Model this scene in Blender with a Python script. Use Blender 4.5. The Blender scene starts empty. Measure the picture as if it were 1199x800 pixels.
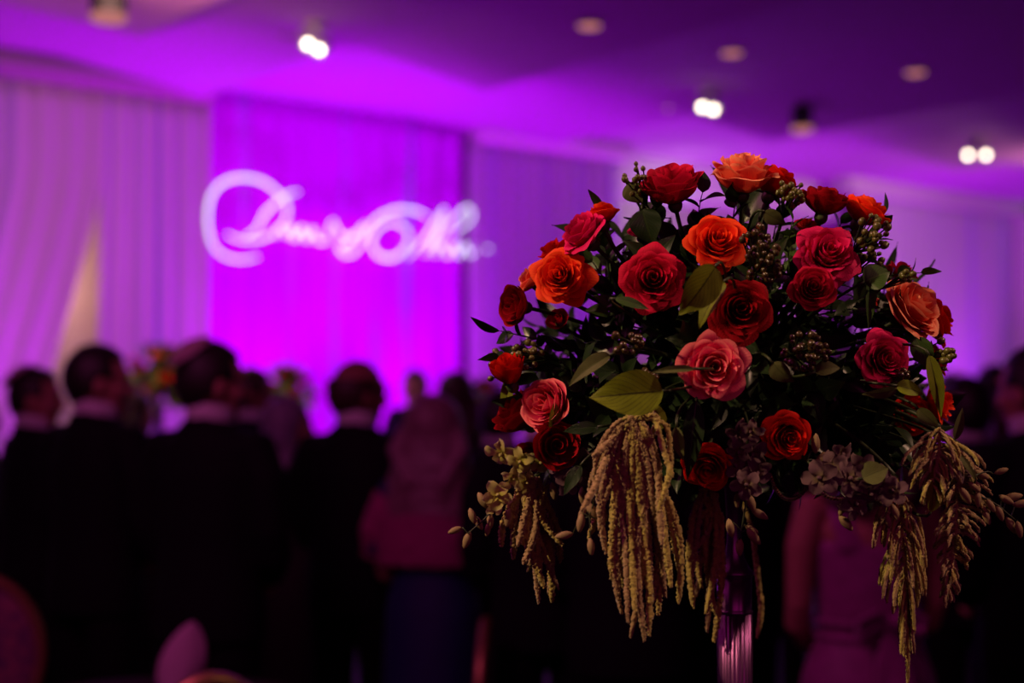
import bpy, bmesh, math, random
from mathutils import Vector, Matrix, noise
random.seed(7)
C = bpy.context.scene.collection
PI = math.pi
R = math.radians
sc = bpy.context.scene
# ------------------------------------------------------------------ camera
FPX = 1199 * 50 / 36.0
PITCH = R(2.4)
CAMZ = 1.58
cam_d = bpy.data.cameras.new('camera'); cam = bpy.data.objects.new('camera', cam_d); C.objects.link(cam)
cam.location = (0, 0, CAMZ); cam.rotation_euler = (PI/2 + PITCH, 0, 0)
cam_d.lens = 50; cam_d.sensor_width = 36; cam_d.clip_start = 0.05; cam_d.clip_end = 100
cam_d.dof.use_dof = True; cam_d.dof.focus_distance = 1.54; cam_d.dof.aperture_fstop = 2.4
sc.camera = cam
CX = Vector((1, 0, 0)); CU = Vector((0, -math.sin(PITCH), math.cos(PITCH))); CF = Vector((0, math.cos(PITCH), math.sin(PITCH)))
def at(px, py, d):
    """point of the place seen at photo pixel (px, py), d metres in front of the lens"""
    return Vector((0, 0, CAMZ)) + CX*((px-599.5)/FPX*d) - CU*((py-400)/FPX*d) + CF*d
def gx(px, d):  # ground x for a pixel column at depth d
    return (px-599.5)/FPX*d
def cdir(r, u, t):  # direction given as right, up, towards the camera
    return (CX*r + CU*u - CF*t).normalized()

# ------------------------------------------------------------------ materials
def pbr(name, col, rough=.6, metal=0, spec=.5, trans=0, sheen=0, coat=0, sub=0):
    m = bpy.data.materials.new(name); m.use_nodes = True
    b = m.node_tree.nodes['Principled BSDF']
    b.inputs['Base Color'].default_value = (*col, 1); b.inputs['Roughness'].default_value = rough
    b.inputs['Metallic'].default_value = metal; b.inputs['Specular IOR Level'].default_value = spec
    b.inputs['Transmission Weight'].default_value = trans; b.inputs['Sheen Weight'].default_value = sheen
    b.inputs['Coat Weight'].default_value = coat
    return m
def noisy(m, scale, amount, bump=0, c2=None, detail=4, rough=.6):
    """procedural mottling of the thing's own colour + optional bump"""
    nt = m.node_tree; b = nt.nodes['Principled BSDF']; c = b.inputs['Base Color'].default_value[:]
    tc = nt.nodes.new('ShaderNodeTexCoord'); n = nt.nodes.new('ShaderNodeTexNoise')
    n.inputs['Scale'].default_value = scale; n.inputs['Detail'].default_value = detail
    nt.links.new(tc.outputs['Object'], n.inputs['Vector'])
    r = nt.nodes.new('ShaderNodeValToRGB'); r.color_ramp.elements[0].position = .3; r.color_ramp.elements[1].position = .7
    c2 = (*c2, 1) if c2 else tuple(x*(1-amount) for x in c[:3]) + (1,)
    r.color_ramp.elements[0].color = c2; r.color_ramp.elements[1].color = c
    nt.links.new(n.outputs['Fac'], r.inputs['Fac']); nt.links.new(r.outputs['Color'], b.inputs['Base Color'])
    if bump:
        bp = nt.nodes.new('ShaderNodeBump'); bp.inputs['Strength'].default_value = bump; bp.inputs['Distance'].default_value = .01
        nt.links.new(n.outputs['Fac'], bp.inputs['Height']); nt.links.new(bp.outputs['Normal'], b.inputs['Normal'])
    return m
def translucent(m, col_socket_from, w):
    nt = m.node_tree; b = nt.nodes['Principled BSDF']; out = nt.nodes['Material Output']
    t = nt.nodes.new('ShaderNodeBsdfTranslucent'); mx = nt.nodes.new('ShaderNodeMixShader'); mx.inputs[0].default_value = w
    if col_socket_from is not None: nt.links.new(col_socket_from, t.inputs['Color'])
    else: t.inputs['Color'].default_value = b.inputs['Base Color'].default_value
    nt.links.new(b.outputs[0], mx.inputs[1]); nt.links.new(t.outputs[0], mx.inputs[2]); nt.links.new(mx.outputs[0], out.inputs['Surface'])
def petal_mat(name, base, mid, edge, w=.22):
    m = pbr(name, mid, .6, spec=.08); nt = m.node_tree; b = nt.nodes['Principled BSDF']
    uv = nt.nodes.new('ShaderNodeTexCoord'); sp = nt.nodes.new('ShaderNodeSeparateXYZ'); nt.links.new(uv.outputs['UV'], sp.inputs[0])
    n = nt.nodes.new('ShaderNodeTexNoise'); n.inputs['Scale'].default_value = 90; nt.links.new(uv.outputs['Object'], n.inputs['Vector'])
    mm = nt.nodes.new('ShaderNodeMath'); mm.operation = 'MULTIPLY_ADD'; nt.links.new(n.outputs['Fac'], mm.inputs[0]); mm.inputs[1].default_value = .12
    nt.links.new(sp.outputs['Y'], mm.inputs[2])
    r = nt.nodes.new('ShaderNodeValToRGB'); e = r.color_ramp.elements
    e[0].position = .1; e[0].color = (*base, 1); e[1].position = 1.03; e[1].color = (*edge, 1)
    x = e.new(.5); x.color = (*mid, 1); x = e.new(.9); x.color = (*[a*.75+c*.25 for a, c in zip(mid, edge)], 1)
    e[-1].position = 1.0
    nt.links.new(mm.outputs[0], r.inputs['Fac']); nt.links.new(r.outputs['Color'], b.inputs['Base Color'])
    w1 = nt.nodes.new('ShaderNodeTexWave'); w1.inputs['Scale'].default_value = 6; w1.inputs['Distortion'].default_value = 3
    nt.links.new(uv.outputs['UV'], w1.inputs['Vector'])
    bp = nt.nodes.new('ShaderNodeBump'); bp.inputs['Strength'].default_value = .15; bp.inputs['Distance'].default_value = .001
    nt.links.new(w1.outputs['Fac'], bp.inputs['Height']); nt.links.new(bp.outputs['Normal'], b.inputs['Normal'])
    translucent(m, r.outputs['Color'], w); return m
def leaf_mat(name, col, vein, rough=.45, w=.15, spec=.4):
    m = pbr(name, col, rough, spec=spec); nt = m.node_tree; b = nt.nodes['Principled BSDF']
    tc = nt.nodes.new('ShaderNodeTexCoord'); sp = nt.nodes.new('ShaderNodeSeparateXYZ'); nt.links.new(tc.outputs['UV'], sp.inputs[0])
    # lateral veins: bands of (v*k - |u|*s)
    def mth(op, a, bb):
        n = nt.nodes.new('ShaderNodeMath'); n.operation = op
        for i, s in enumerate((a, bb)):
            if s is None: continue
            if isinstance(s, (int, float)): n.inputs[i].default_value = s
            else: nt.links.new(s, n.inputs[i])
        return n.outputs[0]
    u = mth('ABSOLUTE', mth('SUBTRACT', sp.outputs['X'], .5), None)
    k = mth('SUBTRACT', mth('MULTIPLY', sp.outputs['Y'], 9), mth('MULTIPLY', u, 9))
    f = mth('ABSOLUTE', mth('SUBTRACT', mth('FRACT', k, None), .5), None)
    lat = mth('GREATER_THAN', f, .44)
    mid = mth('LESS_THAN', u, .022)
    v = mth('MAXIMUM', mth('MULTIPLY', lat, .7), mid)
    n = nt.nodes.new('ShaderNodeTexNoise'); n.inputs['Scale'].default_value = 60; nt.links.new(tc.outputs['Object'], n.inputs['Vector'])
    mx0 = nt.nodes.new('ShaderNodeMixRGB'); mx0.inputs[1].default_value = (*[x*.6 for x in col], 1); mx0.inputs[2].default_value = (*[x*1.2 for x in col], 1)
    nt.links.new(n.outputs['Fac'], mx0.inputs[0])
    mx = nt.nodes.new('ShaderNodeMixRGB'); nt.links.new(mx0.outputs[0], mx.inputs[1]); mx.inputs[2].default_value = (*vein, 1); nt.links.new(v, mx.inputs[0])
    nt.links.new(mx.outputs[0], b.inputs['Base Color']); 
    bp = nt.nodes.new('ShaderNodeBump'); bp.inputs['Strength'].default_value = .5; bp.inputs['Distance'].default_value = .0015; bp.invert = True
    nt.links.new(v, bp.inputs['Height']); nt.links.new(bp.outputs['Normal'], b.inputs['Normal'])
    translucent(m, mx.outputs[0], w); return m
def emit(name, col, s):
    m = bpy.data.materials.new(name); m.use_nodes = True; nt = m.node_tree; nt.nodes.remove(nt.nodes['Principled BSDF'])
    e = nt.nodes.new('ShaderNodeEmission'); e.inputs[0].default_value = (*col, 1); e.inputs[1].default_value = s
    nt.links.new(e.outputs[0], nt.nodes['Material Output'].inputs[0]); return m

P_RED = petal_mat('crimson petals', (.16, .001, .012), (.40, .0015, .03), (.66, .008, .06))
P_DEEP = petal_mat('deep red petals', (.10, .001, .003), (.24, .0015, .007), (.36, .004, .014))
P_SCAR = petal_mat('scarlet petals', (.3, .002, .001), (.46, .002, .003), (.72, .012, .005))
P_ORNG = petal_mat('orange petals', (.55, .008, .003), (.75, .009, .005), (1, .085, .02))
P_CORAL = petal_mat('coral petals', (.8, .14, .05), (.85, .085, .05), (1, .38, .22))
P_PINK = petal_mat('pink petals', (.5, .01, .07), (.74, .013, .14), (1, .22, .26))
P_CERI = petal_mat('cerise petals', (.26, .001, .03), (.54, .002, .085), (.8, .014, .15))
M_SEPAL = noisy(pbr('sepal green', (.06, .1, .025), .5), 80, .4)
M_STEM = noisy(pbr('stem green', (.022, .035, .008), .5), 60, .4)
M_DARKLEAF = leaf_mat('dark glossy leaf', (.014, .032, .01), (.03, .055, .015), .35)
M_MIDLEAF = leaf_mat('mid green leaf', (.04, .09, .016), (.07, .12, .03), .45)
M_OLIVE = leaf_mat('olive veined leaf', (.17, .21, .008), (.035, .035, .003), .6, spec=.2)
M_PALELEAF = leaf_mat('pale sage leaf', (.11, .12, .04), (.06, .07, .02), .6, spec=.2)
M_BERRY = noisy(pbr('berry green gold', (.14, .13, .025), .3, spec=.7), 120, .5)
M_BERRYD = noisy(pbr('berry brown', (.07, .045, .012), .25, spec=.8), 120, .5)
M_AMAR = noisy(pbr('amaranth gold green', (.48, .38, .10), .85, spec=.15, sheen=.3), 160, .45, .4)
M_AMARP = noisy(pbr('amaranth dusty pink', (.40, .26, .13), .85, spec=.15, sheen=.3), 160, .4, .4)
M_ORCH = petal_mat('orchid petals', (.17, .13, .06), (.15, .08, .11), (.18, .10, .13), .3)
M_ORCHY = petal_mat('cream orchid petals', (.46, .46, .06), (.5, .44, .14), (.5, .42, .26), .3)
M_BUD = noisy(pbr('bud cream', (.32, .22, .12), .6, spec=.2), 90, .3)
M_FOAM = noisy(pbr('floral foam', (.01, .025, .01), .95), 200, .5, .5)
M_VASE = pbr('mercury glass', (.17, .05, .18), .34, metal=.85)
M_CRYS = pbr('gilt crystal', (.9, .7, .45), .15, metal=.9)
M_SUIT = noisy(pbr('black suit wool', (.006, .006, .008), .85, spec=.15), 300, .3)
M_TROU = noisy(pbr('black trouser wool', (.005, .005, .006), .85, spec=.15), 300, .3)
M_SHIRT = pbr('white shirt cotton', (.6, .6, .62), .8)
M_SHOE = pbr('black shoe leather', (.006, .006, .006), .3)
M_SKIN = noisy(pbr('skin', (.42, .2, .14), .55, spec=.3), 30, .12)
M_SKIN2 = noisy(pbr('tanned skin', (.28, .12, .085), .55, spec=.3), 30, .12)
M_HDARK = noisy(pbr('dark brown hair', (.014, .007, .005), .55), 120, .6)
M_HBRN = noisy(pbr('brown hair', (.05, .022, .016), .5), 120, .5)
M_HGREY = noisy(pbr('grey hair', (.26, .22, .3), .5), 120, .4)
M_HBLON = noisy(pbr('light brown hair', (.26, .14, .16), .45), 120, .5)
M_KIP = noisy(pbr('pale satin', (.45, .3, .33), .5), 200, .15)
M_NAVY = noisy(pbr('navy satin', (.004, .006, .09), .7), 60, .35)
M_PINKD = noisy(pbr('pink satin', (.34, .05, .25), .55, sheen=.3), 25, .25)
M_SHAWL = noisy(pbr('magenta shawl', (.34, .03, .16), .8), 60, .3)
M_DARKD = noisy(pbr('dark plum dress', (.02, .004, .012), .8), 60, .3)
M_DRAPE = noisy(pbr('ivory drape', (.62, .56, .6), .85, spec=.1), 3, .06)
M_DRAPEV = noisy(pbr('violet drape', (.75, .2, .85), .85, spec=.1), 3, .06)
M_WALL = noisy(pbr('taupe wall paint', (.42, .36, .36), .8), 5, .08)
M_CEIL = noisy(pbr('ceiling plaster', (.52, .22, .54), .9), 8, .06)  # magenta tint of the uplighting is put into the plaster colour
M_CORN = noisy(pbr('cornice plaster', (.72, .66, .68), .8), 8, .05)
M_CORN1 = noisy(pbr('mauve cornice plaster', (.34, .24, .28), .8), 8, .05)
M_CARPET = noisy(pbr('dark patterned carpet', (.012, .006, .01), .95), 4, .7, .3)
M_CLOTH = noisy(pbr('dark plum tablecloth', (.02, .006, .016), .8), 40, .3)
M_NAP = noisy(pbr('pale napkin linen', (.6, .42, .5), .8), 60, .1)
M_GLASS = pbr('clear glass', (.95, .95, .97), .03, trans=1)
M_CHAIR = pbr('chair gilt', (.4, .24, .1), .35, metal=.7)
M_PAD = noisy(pbr('patterned damask', (.3, .1, .14), .8), 28, 0, .2, c2=(.1, .03, .12), detail=1)
M_BLACK = pbr('black metal', (.004, .004, .005), .5)
M_WHITEM = pbr('white metal', (.6, .55, .55), .5)
M_LAMP = emit('lamp lens glow', (1, .84, .62), 12)
M_DIM = emit('dimmed lamp glow', (1, .33, .3), .62)
M_DIM2 = emit('dimmed can glow', (1, .34, .32), .5)
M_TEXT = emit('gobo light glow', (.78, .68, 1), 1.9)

# ------------------------------------------------------------------ mesh builder
class MB:
    def __init__(s): s.v = []; s.f = []; s.uv = []
    def grid(s, pts, nu, nv, closed_u=False, uvf=None, flip=False):
        """pts[j][i], j in nv rows, i in nu columns"""
        o = len(s.v)
        for row in pts: s.v.extend([tuple(p) for p in row])
        for j in range(nv-1):
            for i in range(nu if closed_u else nu-1):
                i2 = (i+1) % nu
                q = [o+j*nu+i, o+j*nu+i2, o+(j+1)*nu+i2, o+(j+1)*nu+i]
                uq = [(i/(nu-1 if not closed_u else nu), j/(nv-1)), ((i+1)/(nu-1 if not closed_u else nu), j/(nv-1)),
                      ((i+1)/(nu-1 if not closed_u else nu), (j+1)/(nv-1)), (i/(nu-1 if not closed_u else nu), (j+1)/(nv-1))]
                if flip: q.reverse(); uq.reverse()
                s.f.append(q); s.uv.append(uq)
    def cap(s, start, n, rev=False):
        q = list(range(start, start+n))
        if rev: q.reverse()
        s.f.append(q); s.uv.append([(0, 0)]*n)
    def tube(s, path, rad, n=8, caps=True, jitter=0):
        """rad: number, list of numbers or list of (ra, rb)"""
        path = [Vector(p) for p in path]; m = len(path); o = len(s.v); rows = []
        side = None
        for k, p in enumerate(path):
            t = (path[min(k+1, m-1)] - path[max(k-1, 0)])
            t = t.normalized() if t.length > 1e-9 else Vector((0, 0, 1))
            if side is None:
                ref = Vector((1, 0, 0)) if abs(t.x) < .9 else Vector((0, 1, 0))
                side = (ref - t*ref.dot(t)).normalized()
            else:
                side = side - t*side.dot(t)
                side = side.normalized() if side.length > 1e-6 else t.orthogonal().normalized()
            b = t.cross(side)
            r = rad[k] if isinstance(rad, (list, tuple)) else rad
            ra, rb = r if isinstance(r, (list, tuple)) else (r, r)
            row = []
            for i in range(n):
                a = 2*PI*i/n; jj = 1 + (random.uniform(-jitter, jitter) if jitter else 0)
                row.append(p + side*(math.cos(a)*ra*jj) + b*(math.sin(a)*rb*jj))
            rows.append(row)
        s.grid(rows, n, m, True)
        if caps: s.cap(o, n, True); s.cap(o+(m-1)*n, n)
    def ell(s, c, r, n=12, m=8, mat=None):
        """ellipsoid"""
        c = Vector(c); rows = []; o = len(s.v)
        for j in range(m+1):
            th = PI*j/m; th = min(max(th, .02), PI-.02)
            row = []
            for i in range(n):
                a = 2*PI*i/n
                v = Vector((math.cos(a)*math.sin(th)*r[0], math.sin(a)*math.sin(th)*r[1], -math.cos(th)*r[2]))
                if mat: v = mat @ v
                row.append(c+v)
            rows.append(row)
        s.grid(rows, n, m+1, True); s.cap(o, n, True); s.cap(o+m*n, n)
    def box(s, c, h, mat=None):
        c = Vector(c); o = len(s.v)
        for dx in (-1, 1):
            for dy in (-1, 1):
                for dz in (-1, 1):
                    v = Vector((dx*h[0], dy*h[1], dz*h[2]))
                    if mat: v = mat @ v
                    s.v.append(tuple(c+v))
        for q in ((0, 1, 3, 2), (4, 6, 7, 5), (0, 4, 5, 1), (2, 3, 7, 6), (0, 2, 6, 4), (1, 5, 7, 3)):
            s.f.append([o+i for i in q]); s.uv.append([(0, 0), (1, 0), (1, 1), (0, 1)])
    def lathe(s, prof, n=24, mod=None, c=(0, 0, 0)):
        rows = []; o = len(s.v)
        for k, (r, z) in enumerate(prof):
            row = []
            for i in range(n):
                a = 2*PI*i/n; rr = r*(mod(a, z, k) if mod else 1)
                row.append((c[0]+rr*math.cos(a), c[1]+rr*math.sin(a), c[2]+z))
            rows.append(row)
        s.grid(rows, n, len(prof), True)
        s.cap(o, n, True); s.cap(o+(len(prof)-1)*n, n)
    def tf(s, M): s.v = [tuple(M @ Vector(p)) for p in s.v]; return s
    def mesh(s, name, m=None, smooth=True):
        me = bpy.data.meshes.new(name); me.from_pydata(s.v, [], s.f)
        uvl = me.uv_layers.new(name='UVMap'); flat = [c for q in s.uv for p in q for c in p]
        uvl.data.foreach_set('uv', flat)
        if smooth: me.polygons.foreach_set('use_smooth', [True]*len(s.f))
        if m: me.materials.append(m)
        me.update(); return me
    def build(s, name, m, parent=None, smooth=True, loc=None):
        return link(name, s.mesh(name, m, smooth), parent, loc)
def link(name, me, parent=None, loc=None):
    o = bpy.data.objects.new(name, me); C.objects.link(o)
    if parent: o.parent = parent
    if loc is not None: o.location = loc
    return o
def tag(o, label=None, cat=None, group=None, kind=None):
    if label: o['label'] = label
    if cat: o['category'] = cat
    if group: o['group'] = group
    if kind: o['kind'] = kind
    return o
def thing(name, label, cat, loc=(0, 0, 0), rot=None, group=None):
    o = bpy.data.objects.new(name, None); C.objects.link(o); o.location = loc; o.empty_display_size = .02
    if rot is not None: o.rotation_euler = rot
    return tag(o, label, cat, group)
def zmat(d, spin=0):
    """rotation taking +Z to d"""
    d = Vector(d).normalized(); return d.to_track_quat('Z', 'Y').to_matrix() @ Matrix.Rotation(spin, 3, 'Z')
def bez(p0, p1, p2, n):
    p0, p1, p2 = Vector(p0), Vector(p1), Vector(p2)
    return [p0*(1-t)**2 + p1*2*t*(1-t) + p2*t*t for t in [k/(n-1) for k in range(n)]]
def catmull(pts, n):
    P = [Vector(p) for p in pts]; P = [P[0]*2-P[1]] + P + [P[-1]*2-P[-2]]; out = []
    for i in range(1, len(P)-2):
        for k in range(n):
            t = k/n; a, b, c, d = P[i-1], P[i], P[i+1], P[i+2]
            out.append(.5*((2*b)+(c-a)*t+(2*a-5*b+4*c-d)*t*t+(3*b-a-3*c+d)*t**3))
    out.append(P[-2]); return out

# ================================================================== THE ROOM
W0 = Vector((-3.85, 10.7, 0)); WU = Vector((.79, .613, 0)); WU.normalize(); WN = Vector((WU.y, -WU.x, 0))  # WN points to the room
HC = 4.2
def wp(s, off=0, z=0): return W0 + WU*s + WN*off + Vector((0, 0, z))
def s_of(px):  # distance along the drapery line seen at pixel column px
    k = (px-599.5)/FPX; return (k*W0.y - W0.x)/(WU.x - k*WU.y)
WM = Matrix((( WU.x, WN.x, 0), (WU.y, WN.y, 0), (0, 0, 1)))   # local x along wall, y into room
def wbox(name, s0, s1, o0, o1, z0, z1, m, smooth=False):
    b = MB(); b.box(((s0+s1)/2, (o0+o1)/2, (z0+z1)/2), ((s1-s0)/2, (o1-o0)/2, (z1-z0)/2))
    b.tf(Matrix.Translation(W0) @ WM.to_4x4()); return b.build(name, m, smooth=smooth)
tag(wbox('floor', -9, 22, -1, 22, -.1, 0, M_CARPET), kind='structure')
tag(wbox('wall_back', -9, 22, -.9, -.6, 0, 4.4, M_WALL), kind='structure')
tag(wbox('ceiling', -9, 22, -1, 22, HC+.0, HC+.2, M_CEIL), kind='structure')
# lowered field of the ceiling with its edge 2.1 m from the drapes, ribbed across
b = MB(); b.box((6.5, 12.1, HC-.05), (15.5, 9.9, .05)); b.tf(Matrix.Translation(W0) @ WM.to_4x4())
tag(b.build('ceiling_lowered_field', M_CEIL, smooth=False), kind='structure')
def wedge(name, s0, s1, o0, o1, drop, wd):
    """shallow wedge-shaped rib across the ceiling"""
    b = MB(); z = HC - (.1 if o0 > 2 else 0) 
    pts = [(s0, z+.01), (s0+wd, z-drop), (s1, z+.01)]
    v = [(s, o0, zz) for s, zz in pts] + [(s, o1, zz) for s, zz in pts]
    b.v = v; b.f = [[0, 1, 2], [5, 4, 3], [0, 3, 4, 1], [1, 4, 5, 2], [2, 5, 3, 0]]; b.uv = [[(0, 0)]*len(f) for f in b.f]
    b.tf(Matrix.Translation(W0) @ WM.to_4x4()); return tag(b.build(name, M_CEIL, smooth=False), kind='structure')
RIBS = [(.2, 1.75, 0, 2.2, .16), (1.8, 3.1, 2.2, 12, .16), (3.4, 5.6, 0, 2.2, .12), (4.4, 6.4, 2.2, 12, .18),
        (7.2, 9.2, 2.2, 12, .16), (10, 12, 2.2, 12, .18), (-2.5, .6, 2.2, 12, .18), (12.8, 14.8, 2.2, 12, .16)]
for s0, s1, o0, o1, dr in RIBS: wedge('ceiling_rib', s0, s1, o0, o1, dr, (s1-s0)*.85)
def ceil_z(p):
    """height of the ceiling surface above or below a point"""
    q = Vector((p.x, p.y, 0))-W0; s, o = q.dot(WU), q.dot(WN); z = HC-(.1 if o > 2.2 else 0)
    for s0, s1, o0, o1, dr in RIBS:
        if s0 < s < s1 and o0 < o < o1:
            k = s0+(s1-s0)*.85; b_ = HC-(.1 if o0 > 2 else 0)+.01; return b_-(dr+.01)*((s-s0)/(k-s0) if s < k else (s1-s)/(s1-k))
    return z
sA, sB, sC, sD = s_of(235), s_of(546), s_of(722), s_of(1000)
sE = s_of(1184)
# cornices: left run, then the long run above the right drapes and bare wall
def cornice(name, s0, s1, o, h=.16):
    b = MB(); prof = [(0, 0), (o*.6, 0), (o, .05), (o, h-.05), (o*.85, h), (0, h)]
    rows = [[(s, -.1+x+.1, HC-h+z) for x, z in prof] for s in (s0, s1)]
    b.grid(rows, len(prof), 2); b.f.append(list(range(len(prof)))); b.uv.append([(0, 0)]*len(prof)); b.f.append([i+len(prof) for i in range(len(prof))][::-1]); b.uv.append([(0, 0)]*len(prof))
    b.f.append([0, len(prof)-1, 2*len(prof)-1, len(prof)]); b.uv.append([(0, 0)]*4)
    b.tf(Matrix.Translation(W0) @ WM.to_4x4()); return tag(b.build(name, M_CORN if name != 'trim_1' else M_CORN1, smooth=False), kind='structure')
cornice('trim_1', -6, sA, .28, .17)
cornice('trim_2', sB+.05, sC+.05, .2, .17)
tag(wbox('trim_3', sC+.05, 20, -.62, -.3, HC-.42, HC, M_CORN), kind='structure')
tag(wbox('trim_4', sD-.3, 20, -.02, .2, HC-.17, HC, M_CORN), kind='structure')
tag(wbox('wall_pier', sE, sE+1.2, -.6, .3, 0, HC-.17, M_CORN), kind='structure')

def light_banded(m, scale, c2, lo, hi, grow):
    """vertical bands of a second colour: LED light streaks put into the cloth"""
    nt = m.node_tree; b = nt.nodes['Principled BSDF']; tc = nt.nodes.new('ShaderNodeTexCoord'); mp = nt.nodes.new('ShaderNodeMapping')
    mp.inputs['Scale'].default_value = (scale, grow, 0); nt.links.new(tc.outputs['UV'], mp.inputs[0])
    n = nt.nodes.new('ShaderNodeTexNoise'); n.inputs['Scale'].default_value = 1; n.inputs['Detail'].default_value = 3; nt.links.new(mp.outputs[0], n.inputs['Vector'])
    r = nt.nodes.new('ShaderNodeValToRGB'); r.color_ramp.elements[0].position = lo; r.color_ramp.elements[1].position = hi
    r.color_ramp.elements[0].color = b.inputs['Base Color'].default_value; r.color_ramp.elements[1].color = (*c2, 1)
    nt.links.new(n.outputs['Fac'], r.inputs['Fac']); nt.links.new(r.outputs['Color'], b.inputs['Base Color']); return m
M_DRAPEA = light_banded(pbr('mauve drape', (.66, .52, .60), .85, spec=.1), 16, (.36, .14, .85), .52, .68, .2)
M_DRAPEC = light_banded(pbr('lavender drape', (.6, .5, .66), .85, spec=.1), 12, (.4, .2, .85), .55, .72, .2)
M_DRAPEB = light_banded(pbr('magenta-lit drape', (.78, .0, .9), .85, spec=.1), 11, (.5, .22, .85), .56, .66, 1.1)  # magenta uplight tint is put into this base colour too
def drape(label, s0, s1, mat, off=0, z1=HC-.15, edge0=None, edge1=None, seed=1, amp=.05, pitch=.2):
    rnd = random.Random(seed); b = MB(); nu = max(24, int((s1-s0)/.022)); nv = 26
    ph = [rnd.uniform(0, 6.3) for _ in range(6)]
    rows = []
    for j in range(nv):
        v = j/(nv-1); z = z1 + (0.02-z1)*v; row = []
        e0 = s0 + (edge0(v) if edge0 else 0); e1 = s1 + (edge1(v) if edge1 else 0)
        for i in range(nu):
            q = s0+(s1-s0)*i/(nu-1); s = e0 + (e1-e0)*i/(nu-1)
            w = math.sin(q*2*PI/pitch + 1.4*math.sin(q*1.9+ph[0]) + ph[1] + .5*v*math.sin(q*3+ph[4]))
            w2 = math.sin(q*2*PI/(pitch*4.3)+ph[2]) ; w3 = math.sin(q*2*PI/(pitch*.47)+ph[3]+.6*v)
            a = amp*(.6+.4*v)*(.65+.35*math.sin(q*1.3+ph[5]))
            row.append(wp(s, off + a*w + .7*amp*w2*v + .22*amp*w3, z))
        rows.append(row)
    b.grid(rows, nu, nv)
    o = b.build('curtain_panel', mat); sm = o.modifiers.new('thickness', 'SOLIDIFY'); sm.thickness = .004
    return tag(o, label, 'curtain', 'floor-length curtains along the ballroom wall')
sg = s_of(114)
# the left opening: the left panel is drawn away below head height of the drape
def draw_edge(v): 
    t = max(0, v-.17); return -.40*(t/.39)**1.15
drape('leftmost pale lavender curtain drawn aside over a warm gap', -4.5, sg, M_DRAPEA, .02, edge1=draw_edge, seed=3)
drape('pale lavender curtain between the warm gap and the projected script', sg-.02, sA+.03, M_DRAPEA, .05, seed=5)
drape('brightest magenta-lit curtain behind the projected script lettering', sA+.02, sB, M_DRAPEB, -.05, z1=HC-.01, seed=8, amp=.06, pitch=.26)
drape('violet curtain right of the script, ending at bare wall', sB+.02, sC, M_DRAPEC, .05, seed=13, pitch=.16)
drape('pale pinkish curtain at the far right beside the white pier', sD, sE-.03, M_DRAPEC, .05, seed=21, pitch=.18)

# script projected on the curtain: its light imitated by emissive strokes over the folds
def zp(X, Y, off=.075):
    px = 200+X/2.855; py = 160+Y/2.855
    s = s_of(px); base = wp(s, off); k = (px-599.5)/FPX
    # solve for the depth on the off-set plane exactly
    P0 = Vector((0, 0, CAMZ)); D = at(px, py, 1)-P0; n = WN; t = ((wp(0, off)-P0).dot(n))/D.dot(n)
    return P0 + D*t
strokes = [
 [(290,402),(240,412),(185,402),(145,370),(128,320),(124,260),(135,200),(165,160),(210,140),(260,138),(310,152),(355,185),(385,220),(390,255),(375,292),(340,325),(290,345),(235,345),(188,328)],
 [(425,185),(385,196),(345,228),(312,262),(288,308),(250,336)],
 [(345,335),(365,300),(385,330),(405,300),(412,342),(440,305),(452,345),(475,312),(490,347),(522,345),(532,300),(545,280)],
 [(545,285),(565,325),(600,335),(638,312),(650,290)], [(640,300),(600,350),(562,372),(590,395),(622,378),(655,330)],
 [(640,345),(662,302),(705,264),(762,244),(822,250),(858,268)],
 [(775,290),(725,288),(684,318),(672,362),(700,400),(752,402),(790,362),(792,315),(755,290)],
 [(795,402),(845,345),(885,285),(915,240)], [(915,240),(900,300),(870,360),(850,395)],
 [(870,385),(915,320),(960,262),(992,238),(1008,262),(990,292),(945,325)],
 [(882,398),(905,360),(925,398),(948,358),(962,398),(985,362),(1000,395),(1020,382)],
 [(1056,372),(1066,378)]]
lt = thing('projected_lettering', 'projected white script lettering, modelled as glowing strokes, with a large looped capital on magenta-lit curtain', 'lettering', zp(600, 320))
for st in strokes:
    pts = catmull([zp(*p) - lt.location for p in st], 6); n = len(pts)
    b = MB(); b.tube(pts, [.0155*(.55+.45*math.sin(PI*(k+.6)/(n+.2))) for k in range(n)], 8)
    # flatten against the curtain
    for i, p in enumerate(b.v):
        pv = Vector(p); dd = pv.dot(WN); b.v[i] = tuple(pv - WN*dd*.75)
    b.build('light_stroke', M_TEXT, lt)

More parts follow.
